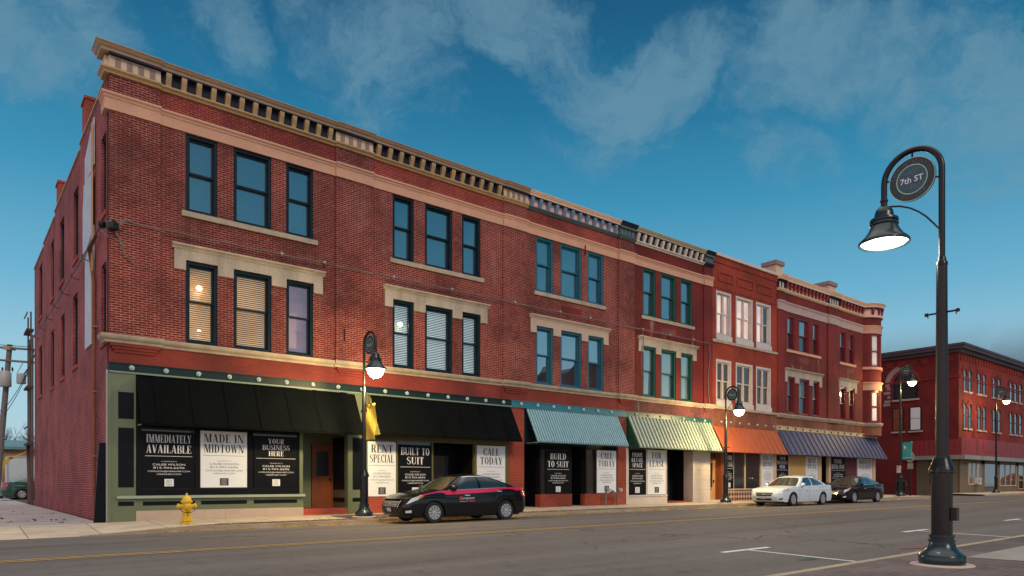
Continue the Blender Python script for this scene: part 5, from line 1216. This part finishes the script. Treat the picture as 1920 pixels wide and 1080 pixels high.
    for i in range(spokes):
        a = 2*PI*i/spokes; c, s = math.cos(a), math.sin(a); hw0, hw1 = .28/spokes*2*R, .20*R*10/spokes*.9
        rim.hexa([(.12*R*c-hw0*s,-.085,.12*R*s+hw0*c),(.12*R*c+hw0*s,-.085,.12*R*s-hw0*c),(.92*R*c+hw1*s,-.095,.92*R*s-hw1*c),(.92*R*c-hw1*s,-.095,.92*R*s+hw1*c)],
                 [(.12*R*c-hw0*s,-.05,.12*R*s+hw0*c),(.12*R*c+hw0*s,-.05,.12*R*s-hw0*c),(.92*R*c+hw1*s,-.05,.92*R*s-hw1*c),(.92*R*c-hw1*s,-.05,.92*R*s+hw1*c)])
    rim.lathe([(.2*R,-.05),(.2*R,-.10),(.1*R,-.11),(.001,-.112)], (0,0,0), 16, 'Y', False)
    brake = MB().lathe([(.001,-.03),(.86*R,-.03),(.86*R,-.02)], (0,0,0), 24, 'Y', False)
    wh = tyre.build('wheel', 'rubber', None, True); rm = rim.build('rim', 'alloy', None, True); bk = brake.build('brake_disc', 'plastic', None)
    rm.parent = wh; bk.parent = wh; first = True
    for w in xw:
        for sd in (-1, 1):
            o = wh if first else copy_tree(wh)
            first = False; o.parent = root; o.location = (w, sd*(hw-.115), wz); o.rotation_euler = (0, random.uniform(0,.5) if False else 0, 0 if sd < 0 else PI)
    return root, S
CY = 18.27
def wheel_ground(x, y): return gz(x, y)
c1, S1 = car((10.75,CY+.92,gz(13,CY+.9)+.0), 0, 'black sedan with a bright pink stripe along its side, parked before the shops', 'car_black', scale=1.045, stripe='stripe_pink')
def car_mark(root, fn, u0, v0, hu, hv, txt, mat, name):
    vs, fs, w = sans(txt); m = MB(); m.add([tuple(fn(u0+x/w*hu, v0+y*hv, -1, .008)) for x, y in vs], fs); return m.build(name, mat, root)
car_mark(c1, S1, .421, .63, .098, .095, 'impact', 'ink_white', 'door_lettering')
m = MB(); m.grid(lambda a, b: tuple(S1(.396+.022*a, .62+.12*b, -1, .008)), 2, 2); m.build('door_logo', 'stripe_pink', c1)
car_mark(c1, S1, .398, .535, .065, .03, 'SMART', 'ink_white', 'door_lettering'); 
m = MB(); m.grid(lambda a, b: tuple(S1(.467+.052*a, .535+.03*b, -1, .008)), 2, 1); m.build('door_lettering', 'stripe_pink', c1)
car((31.75,CY+.95,gz(33.5,CY+.9)), 0, 'white sedan parked in front of the orange awning', 'car_white', L=5.09, Wd=1.85, Ht=1.49, wb=2.81, fo=1.03, wr=.335, spokes=6, scale=1.05, grille='one', trim=None, cabin=dict(cowl=1.42, rf=2.25, rr=3.45, back=4.35, belt0=.96, belt1=1.02))
car((38.6,CY+1.1,gz(40,CY+1)), 0, 'black sedan parked behind the white sedan, in front of the navy awning', 'car_dark', L=4.86, Wd=1.85, Ht=1.47, wb=2.78, fo=.98, wr=.335, spokes=7, scale=1.05, grille='bars', cabin=dict(cowl=1.30, rf=2.15, rr=3.38, back=4.25, belt0=.97, belt1=1.04))
car((7.7,55.9,.12), PI, 'dark green sedan parked behind the corner block, rear end showing', 'car_green', L=4.7, Wd=1.76, Ht=1.42, wr=.31, spokes=7, scale=1.05, grille='one', trim=None)

# ------------------------------------------------------------------ street furniture
def hydrant(x, y):
    z = gz(x, y)+.004; o = thing('fire_hydrant', (x,y,z), 'yellow fire hydrant at the edge of the sidewalk', 'fire hydrant')
    L = lambda prof, name, mat='hydrant', c=(0,0,0), ax='Z', n=20: MB().lathe(prof, (x+c[0], y+c[1], z+c[2]), n, ax).build(name, mat, o, True)
    L([(.175,0),(.175,.035),(.165,.045),(.12,.05),(.115,.07),(.155,.075),(.155,.105),(.115,.11),(.112,.47),(.12,.50),(.125,.56),(.12,.60)], 'barrel')
    L([(.155,.60),(.16,.61),(.16,.64),(.135,.645),(.128,.68),(.11,.735),(.075,.78),(.035,.80),(.03,.81),(.03,.86),(.02,.865)], 'bonnet')
    for sx in (-1, 1):
        m = MB(); m.lathe([(.058,0),(.058,sx*.10),(.075,sx*.105),(.075,sx*.15),(.05,sx*.16),(.025,sx*.165),(.025,sx*.19)], (x+sx*.09,y,z+.50), 16, 'X'); m.build('side_cap', 'hydrant', o, True)
    m = MB(); m.lathe([(.072,0),(.072,-.10),(.092,-.105),(.092,-.15),(.06,-.165),(.025,-.17),(.025,-.195)], (x,y-.09,z+.49), 18, 'Y'); m.build('pumper_cap', 'hydrant', o, True)
    m = MB()
    for sx in (-1, 1): m.tube([(x+sx*.20,y-.06,z+.46),(x+sx*.17,y-.12,z+.36),(x+sx*.08,y-.135,z+.32),(x,y-.125,z+.33)], .008, 6)
    m.tube([(x,y-.13,z+.33),(x,y-.135,z+.22)], .01, 6); m.build('chain', 'metal_black', o, True)
    for i in range(6):
        a = i*PI/3; MB().lathe([(.014,.0),(.014,.05)], (x+.145*math.cos(a), y+.145*math.sin(a), z+.06), 6).build('flange_bolt', 'hydrant', o)
hydrant(5.33, 21.25)
o = thing('standpipe', (24.2,22.6,gz(24,22.6)), 'grey fire department connection pipes before the blue awning shop', 'standpipe'); z = gz(24,22.6)
for x in (23.95, 24.75):
    MB().tube([(x,22.62,z-.05),(x,22.62,z+.62),(x,22.5,z+.72)], .045, 10).build('pipe', 'metal_grey', o, True)
    MB().lathe([(.07,0),(.07,-.08),(.085,-.09),(.085,-.13)], (x,22.5,z+.72), 12, 'Y').build('cap', 'galv', o, True)
MB().tube([(23.95,22.62,z+.55),(24.35,22.62,z+.62),(24.75,22.62,z+.55)], .04, 8).build('crossbar', 'metal_grey', o, True)
MB().lathe([(.10,0),(.10,.02)], (24.35,22.56,z+.62), 14, 'Y').build('name_disc', 'metal_grey', o)
# stop sign seen from behind, parking sign, litter bin
def post_sign(name, x, y, label, cat, hp, plates):
    z = gz(x, y); o = thing(name, (x,y,z), label, cat); MB().box(x-.03,x+.03,y-.03,y+.03,z-.1,z+hp).build('post', 'metal_black', o)
    for (nm, mat, sides, r, zc, asp) in plates:
        m = MB(); off = PI/sides
        pts = [(r*asp*math.cos(2*PI*i/sides+off), r*math.sin(2*PI*i/sides+off)) for i in range(sides)]
        A = math.radians(-24); ca, sa = math.cos(A), math.sin(A)
        f = lambda u, v, d: (x-.05+d*ca*1-u*sa*-1, y-.02+d*sa-u*ca, z+zc+v)
        m.prism([f(u,v,-.012) for u, v in pts], [f(u,v,.0) for u, v in pts]); m.build(nm, mat, o)
    return o
post_sign('stop_sign', 55.2, 21.6, 'grey back of an octagonal stop sign on a black post at the turret corner', 'road sign', 3.3, [('sign_plate','sign_back',8,.41,2.85,1),('lower_plate','sign_back',4,.30,2.2,1.2)])
o = post_sign('parking_sign', 52.5, 21.3, 'small white and red parking sign on a thin pole', 'road sign', 2.3, [('sign_plate','shade_white',4,.36,1.95,.72)])
m = MB(); m.add([(52.43,21.35,2.35),(52.44,21.05,2.35),(52.44,21.05,2.22),(52.43,21.35,2.22)], [(0,1,2,3)]); m.build('sign_print', 'tail_red', o)
z = gz(55,22); o = MB().lathe([(.30,0),(.32,.05),(.33,1.0),(.36,1.02),(.36,1.08),(.28,1.15),(.12,1.2),(.11,1.2)], (54.6,22.0,z), 18).build('litter_bin', 'metal_black', loc=(54.6,22,z), smooth=True); tag(o, 'black litter bin at the turret corner behind the stop sign', 'litter bin')
MB().box(54.4,54.8,21.63,21.68,z+.75,z+.92).build('bin_opening', 'plastic', o)
# planter with orange mums
o = thing('flower_planter', (87.5,21.9,.3), 'round terracotta planter of orange flowers before the corner building', 'planter'); z = .30
MB().lathe([(.9,0),(1.1,.5),(1.2,1.0),(1.25,1.1),(1.05,1.1),(1.0,1.0)], (87.5,21.9,z), 20).build('pot', 'terracotta', o, True)
m = MB()
for i in range(500):
    a, r = random.uniform(0,6.28), 1.2*math.sqrt(random.random()); h = 1.1+.75*(1-(r/1.25)**2)*random.uniform(.6,1); s = .09
    c = Vector((87.5+r*math.cos(a), 21.9+r*math.sin(a), z+h)); d = Vector((random.gauss(0,1),random.gauss(0,1),random.gauss(0,1))).normalized(); e1 = d.orthogonal().normalized()*s; e2 = d.cross(e1)
    m.add([c+e1,c+e2,c-e1,c-e2], [(0,1,2,3)])
m.build('flowers', 'mums', o)
o = thing('bollard', (85.0,21.8,.3), 'thin dark bollard before the corner building', 'bollard'); MB().lathe([(.09,0),(.09,1.0),(.07,1.1),(.02,1.15)], (85,21.8,.3), 12).build('post', 'metal_black', o, True); MB().lathe([(.16,0),(.16,.05)], (85,21.8,.3), 12).build('base', 'metal_black', o)

# ------------------------------------------------------------------ things fixed on the corner block
o = thing('wall_sign', (3.6,26,5.6), 'weathered white sign boards running up the side wall of the corner block', 'sign')
m = MB(); SW.bx(m, 25.35, 27.0, 5.62, 9.3, .01, .05); m.prism([SW.p(25.3,9.0,.055), SW.p(27.1,8.6,.055), SW.p(27.1,10.2,.055), SW.p(26.9,11.0,.055), SW.p(25.3,10.9,.055)], [SW.p(25.3,9.0,.10), SW.p(27.1,8.6,.10), SW.p(27.1,10.2,.10), SW.p(26.9,11.0,.10), SW.p(25.3,10.9,.10)]); m.build('lower_board', 'board_white', o)
m = MB(); m.prism([SW.p(25.2,11.15,.02), SW.p(26.95,11.0,.02), SW.p(26.95,11.9,.02), SW.p(25.2,12.6,.02)], [SW.p(25.2,11.15,.06), SW.p(26.95,11.0,.06), SW.p(26.95,11.9,.06), SW.p(25.2,12.6,.06)]); m.build('upper_board', 'board_white', o)
MB().box(3.54,3.58,25.15,25.25,5.6,12.4).build('board_edge', 'wood_tan', o)
o = MB().tube([(3.55,24.3,8.7),(3.5,25.3,8.45),(3.56,25.35,8.1),(3.58,25.0,7.4),(3.58,24.95,.1)], .05, 8).build('conduit_pipe', 'rust', loc=(3.58,24.95,.1), smooth=True); tag(o, 'rusty conduit pipe running down the side wall of the corner block', 'pipe')
m = MB()
for z in (2,4,6): m.box(3.55,3.66,24.88,25.02,z,z+.05)
m.build('pipe_clamp', 'metal_grey', o)
# service cable across the front
pts = []
for i in range(61):
    x = 4.1+(32.4-4.1)*i/60; zz = 8.78+.0*x-(.02*math.sin(i*1.05)**2); pts.append((x, F-.16, zz))
cbl = MB().tube(pts, .018, 6).build('service_cable', 'cable_grey', loc=(18,F-.16,8.7), smooth=True); tag(cbl, 'grey electric cable running along the upper brick wall', 'cable')
m = MB()
for x in (8.7,10.2,12.9,15.5,18.7,21.3,23.2,26.9,29.0,31.0): m.lathe([(.03,-.05),(.05,-.02),(.05,.03),(.02,.06)], (x,F-.12,8.80), 8)
m.build('insulator', 'galv', cbl, True)
for x0, zs in ((26.8,[8.7,8.2,7.4,6.6,6.4]),(32.3,[8.7,8.2,7,6,5.3])):
    m = MB(); m.tube([(x0+.12*math.sin(i*2), F-.14, z) for i, z in enumerate(zs)], .022, 6); m.build('drop_cable', 'cable_grey', cbl, True)
o = thing('cable_junction', (3.7,22.8,8.5), 'tangle of black and grey service wires at the corner of the brick block', 'cable junction')
MB().lathe([(.10,-.14),(.16,-.1),(.17,.06),(.1,.14)], (3.72,22.75,8.55), 10).build('splice_box', 'metal_black', o, True)
MB().lathe([(.07,-.1),(.11,-.05),(.11,.06),(.06,.1)], (3.5,23.05,8.62), 10).build('splice_box', 'metal_black', o, True)
m = MB()
m.tube([(4.3,F-.16,8.78),(4.05,F-.25,8.80),(3.8,F-.3,8.6),(3.7,F-.2,8.5)], .024, 6); m.tube([(4.1,F-.2,8.78),(3.9,F-.3,8.62),(3.82,F-.2,8.4)], .022, 6)
m.tube([(3.75,F-.25,8.5),(3.95,F-.3,8.1),(4.0,F-.2,7.85),(4.35,F-.15,7.55)], .022, 6); m.tube([(3.45,23.1,8.5),(3.6,22.8,8.25),(3.9,22.75,8.15)], .016, 6); m.build('wire', 'cable_grey', o, True)
pts = [(3.48,23.2,8.6)]+[(3.44,23.3+21*i/12,8.5-.12*math.sin(PI*i/12)+.9*i/12*0) for i in range(1,13)]
o = MB().tube(pts, .02, 6).build('side_cable', 'metal_black', loc=(3.45,33,8.4)); tag(o, 'black cable strung on hooks along the side wall of the corner block', 'cable')
m = MB()
for i in range(7): m.tube([(3.66,26+2.6*i,8.3),(3.42,26+2.6*i,8.35),(3.42,26+2.6*i,8.5)], .015, 5)
m.build('hook', 'metal_black', o)
# iron S-plates and anchors on the front wall
for x, z in ((10.95,6.2),(22.9,11.7)):
    o = MB().box(x-.02,x+.02,F-.10,F-.07,z,z+.42).build('wall_anchor', 'metal_black', loc=(x,F-.08,z)); tag(o, 'black iron anchor bar %s' % ('beside the gold-banner lamp, above the string course' if x < 12 else 'on the stone band of the blue-trimmed bay'), 'wall anchor')
# leaning dark plank by the corner
o = MB().hexa([(3.30,23.05,0),(3.60,23.05,0),(3.60,23.12,0),(3.30,23.12,0)], [(3.44,23.05,2.35),(3.60,23.05,2.35),(3.60,23.12,2.35),(3.44,23.12,2.35)]).build('leaning_board', 'panel_dark', loc=(3.45,23.1,0)); tag(o, 'dark board leaning in the gap beside the green corner pilaster', 'board')

# ------------------------------------------------------------------ behind the vacant lot
o = thing('stair_tower', (3.2,45.2,.1), 'dark wooden back stair frame at the rear corner of the brick block', 'stairs')
for x in (3.52, 3.60):
    for y in (44.6,46.2): MB().box(x-.035,x+.035,y-.035,y+.035,0,10.2 if x < 3.56 else 9.0).build('post', 'wood_brown', o)
for z in (3.2,6.2,9.2):
    m = MB(); m.box(3.32,3.64,44.5,46.3,z,z+.10); m.build('landing', 'wood_brown', o); m = MB(); m.box(3.34,3.38,44.5,46.3,z+.9,z+.97); m.build('rail', 'wood_brown', o)
m = MB(); m.hexa([(3.42,44.75,.2),(3.6,44.75,.2),(3.6,44.85,.2),(3.42,44.85,.2)], [(3.42,46,3.2),(3.6,46,3.2),(3.6,46.1,3.2),(3.42,46.1,3.2)]); m.build('stringer', 'wood_brown', o)
# utility pole
rv = Vector((.777,-.629,0)); pb = Vector((2.35,51.9,0)); ptp = pb+rv*.85+Vector((0,0,9.45))
o = thing('utility_pole', tuple(pb), 'leaning grey wooden utility pole with transformers at the left edge', 'utility pole')
MB().tube([pb, ptp], .19, 10, .14).build('pole', 'pole_wood', o, True)
at_ = lambda z: pb+rv*.85*(z/9.45)+Vector((0,0,z))
for z, l in ((9.2,1.6),(8.45,1.5)): MB().tube([at_(z)-rv*l-Vector((0,.2,-.12)), at_(z)+rv*l-Vector((0,.2,.1))], .07, 6).build('crossarm', 'pole_wood', o)
m = MB(); c = at_(9.2); m.box(c.x-.3,c.x+.3,c.y-.25,c.y-.1,c.z-.1,c.z+.1); m.build('arm_plate', 'gold', o)
c = at_(6.9)+rv*(-.1)-Vector((0,.3,0)); MB().lathe([(.30,0),(.34,.05),(.34,.85),(.28,.92),(.05,.95)], tuple(c), 16).build('transformer', 'galv', o, True)
c = at_(7.1)+rv*(.9); MB().lathe([(.22,0),(.24,.04),(.24,.55),(.08,.65)], tuple(c), 12).build('transformer', 'galv', o, True)
for k in range(3):
    c = at_(7.85)+rv*(-.3+.3*k); MB().lathe([(.03,0),(.05,.05),(.05,.2),(.02,.25)], tuple(c), 8).build('insulator', 'metal_black', o, True)
m = MB()
m.tube([at_(9.2)+rv*1.5, at_(8.2)+rv*1.35, at_(7.6)+rv*.9], .018, 5); m.tube([at_(8.4)+rv*.9+Vector((0,0,0))]+[at_(7.95)+rv*(.95+.45*math.cos(q*PI/6))+Vector((0,0,.45*math.sin(q*PI/6))) for q in range(7,13)], .015, 5)
m.tube([at_(8.2)-rv*.7, at_(7.6)-rv*.5, at_(7.6)-rv*.1], .015, 5); m.build('jumper_wire', 'metal_black', o)
o = thing('overhead_wires', tuple(at_(9.0)), 'thin overhead wires running from the utility pole', 'wires')
for (z, k) in ((9.3,-1.4),(9.3,1.3),(8.5,-1.2),(5.5,0),(5.2,0)):
    a = at_(z)+rv*k; b = a+Vector((-14,-6,1.0)); MB().tube([a+(b-a)*(i/10)-Vector((0,0,.8*math.sin(PI*i/10))) for i in range(11)], .018, 5).build('wire', 'metal_black', o)
for (z, k) in ((5.6,0),(5.2,0),(8.3,1.2)):
    a = at_(z)+rv*k; b = Vector((4.2,46,9.5 if z < 6 else 9.0)); MB().tube([a+(b-a)*(i/10)-Vector((0,0,.5*math.sin(PI*i/10))) for i in range(11)], .018, 5).build('wire', 'metal_black', o)
# truck box, yellow machine, tan shed, bare trees
o = thing('box_truck', (6.5,65,.1), 'pale white box truck body parked behind the green car', 'truck')
MB().box(3.6,9.5,64,66.4,.95,3.15).build('cargo_box', 'truck_white', o); m = MB()
for x in (3.62, 6.5, 9.46): m.box(x-.05,x+.05,63.97,64,.95,3.18)
m.box(3.55,9.55,63.96,64.0,3.1,3.2); m.box(3.55,9.55,63.96,64.0,.9,1.0); m.build('box_rail', 'galv', o)
MB().box(4.2,9.4,64.2,66.2,.6,.95).build('chassis', 'plastic', o)
for x in (5.0, 8.6): MB().lathe([(.45,0),(.45,.3)], (x,64.1,.55), 18, 'Y').build('wheel', 'rubber', o)
MB().box(4.0,4.3,63.95,64,1.0,1.15).build('marker_light', 'tail_red', o)
o = thing('yellow_excavator', (2.2,62,.1), 'yellow digging machine behind the utility pole', 'machine')
m = MB(); m.box(1.6,3.1,61,63,.8,1.5); m.box(1.9,2.8,61.3,62.6,1.5,1.7); m.build('engine_cover', 'yellow_machine', o)
m = MB(); m.hexa([(2.2,61.3,1.4),(2.5,61.3,1.4),(2.5,61.6,1.4),(2.2,61.6,1.4)], [(3.5,61.3,3.0),(3.8,61.3,3.0),(3.8,61.6,3.0),(3.5,61.6,3.0)]); m.hexa([(3.5,61.3,2.9),(3.8,61.3,2.9),(3.8,61.6,2.9),(3.5,61.6,2.9)],[(4.6,61.3,3.5),(4.8,61.3,3.6),(4.8,61.6,3.6),(4.6,61.6,3.5)]); m.build('boom', 'yellow_machine', o)
m = MB(); m.box(1.5,3.2,60.8,61.2,.1,.8); m.box(1.5,3.2,62.8,63.2,.1,.8); m.build('track', 'rubber', o)
o = thing('brick_shed', (8,93,.2), 'tan brick shed with a teal metal roof behind the vacant lot', 'building')
MB().box(-6,30,92,104,0,5.0).build('wall', 'brick_yellow', o)
m = MB(); m.prism([(-6.5,91.5,5.0),(-6.5,98,6.05),(-6.5,104.5,5.0)], [(30.5,91.5,5.0),(30.5,98,6.05),(30.5,104.5,5.0)]); m.box(-6.5,30.5,91.4,91.5,4.75,5.05); m.build('roof', 'teal_roof', o)
MB().box(3.0,4.4,93,94,5.2,5.75).build('roof_vent', 'teal_roof', o)
MB().box(0,2.6,91.9,92,0,3.2).build('door', 'sheet_grey', o)
def bare_tree(x, y, h, seed, label):
    rnd = random.Random(seed); o = thing('bare_tree', (x,y,.1), label, 'tree', 'bare trees behind the shed')
    MB().tube([(x,y,0),(x+.1,y,h*.35)], .16, 8, .1).build('trunk', 'bark', o, True); m = MB()
    def br(p, d, l, r, k):
        q = p+d*l; m.tube([p, p+d*l*.5+Vector((rnd.gauss(0,.05),rnd.gauss(0,.05),.03))*l, q], r, 4, r*.6)
        if k:
            for _ in range(3 if k > 1 else 4): br(p+(q-p)*rnd.uniform(.5,1), (d+Vector((rnd.gauss(0,.55),rnd.gauss(0,.55),rnd.gauss(.15,.35)))).normalized(), l*rnd.uniform(.6,.8), r*.6, k-1)
    for _ in range(5): br(Vector((x+.1,y,h*.33*rnd.uniform(.7,1))), Vector((rnd.gauss(0,.6),rnd.gauss(0,.6),1)).normalized(), h*.28, .07, 4)
    m.build('crown', 'bark', o)
for i, (x, y, h, l) in enumerate(((3.5,108,9.0,'bare leafless tree behind the shed roof, nearest the utility pole'),(6.3,109,8.4,'bare leafless tree behind the shed roof, second from the utility pole'),(9.2,108,8.8,'bare leafless tree behind the shed roof, close to the brick block'),(0.8,110,7.6,'bare leafless tree left of the utility pole above the shed'))): bare_tree(x, y, h*1.12, 11+i, l)
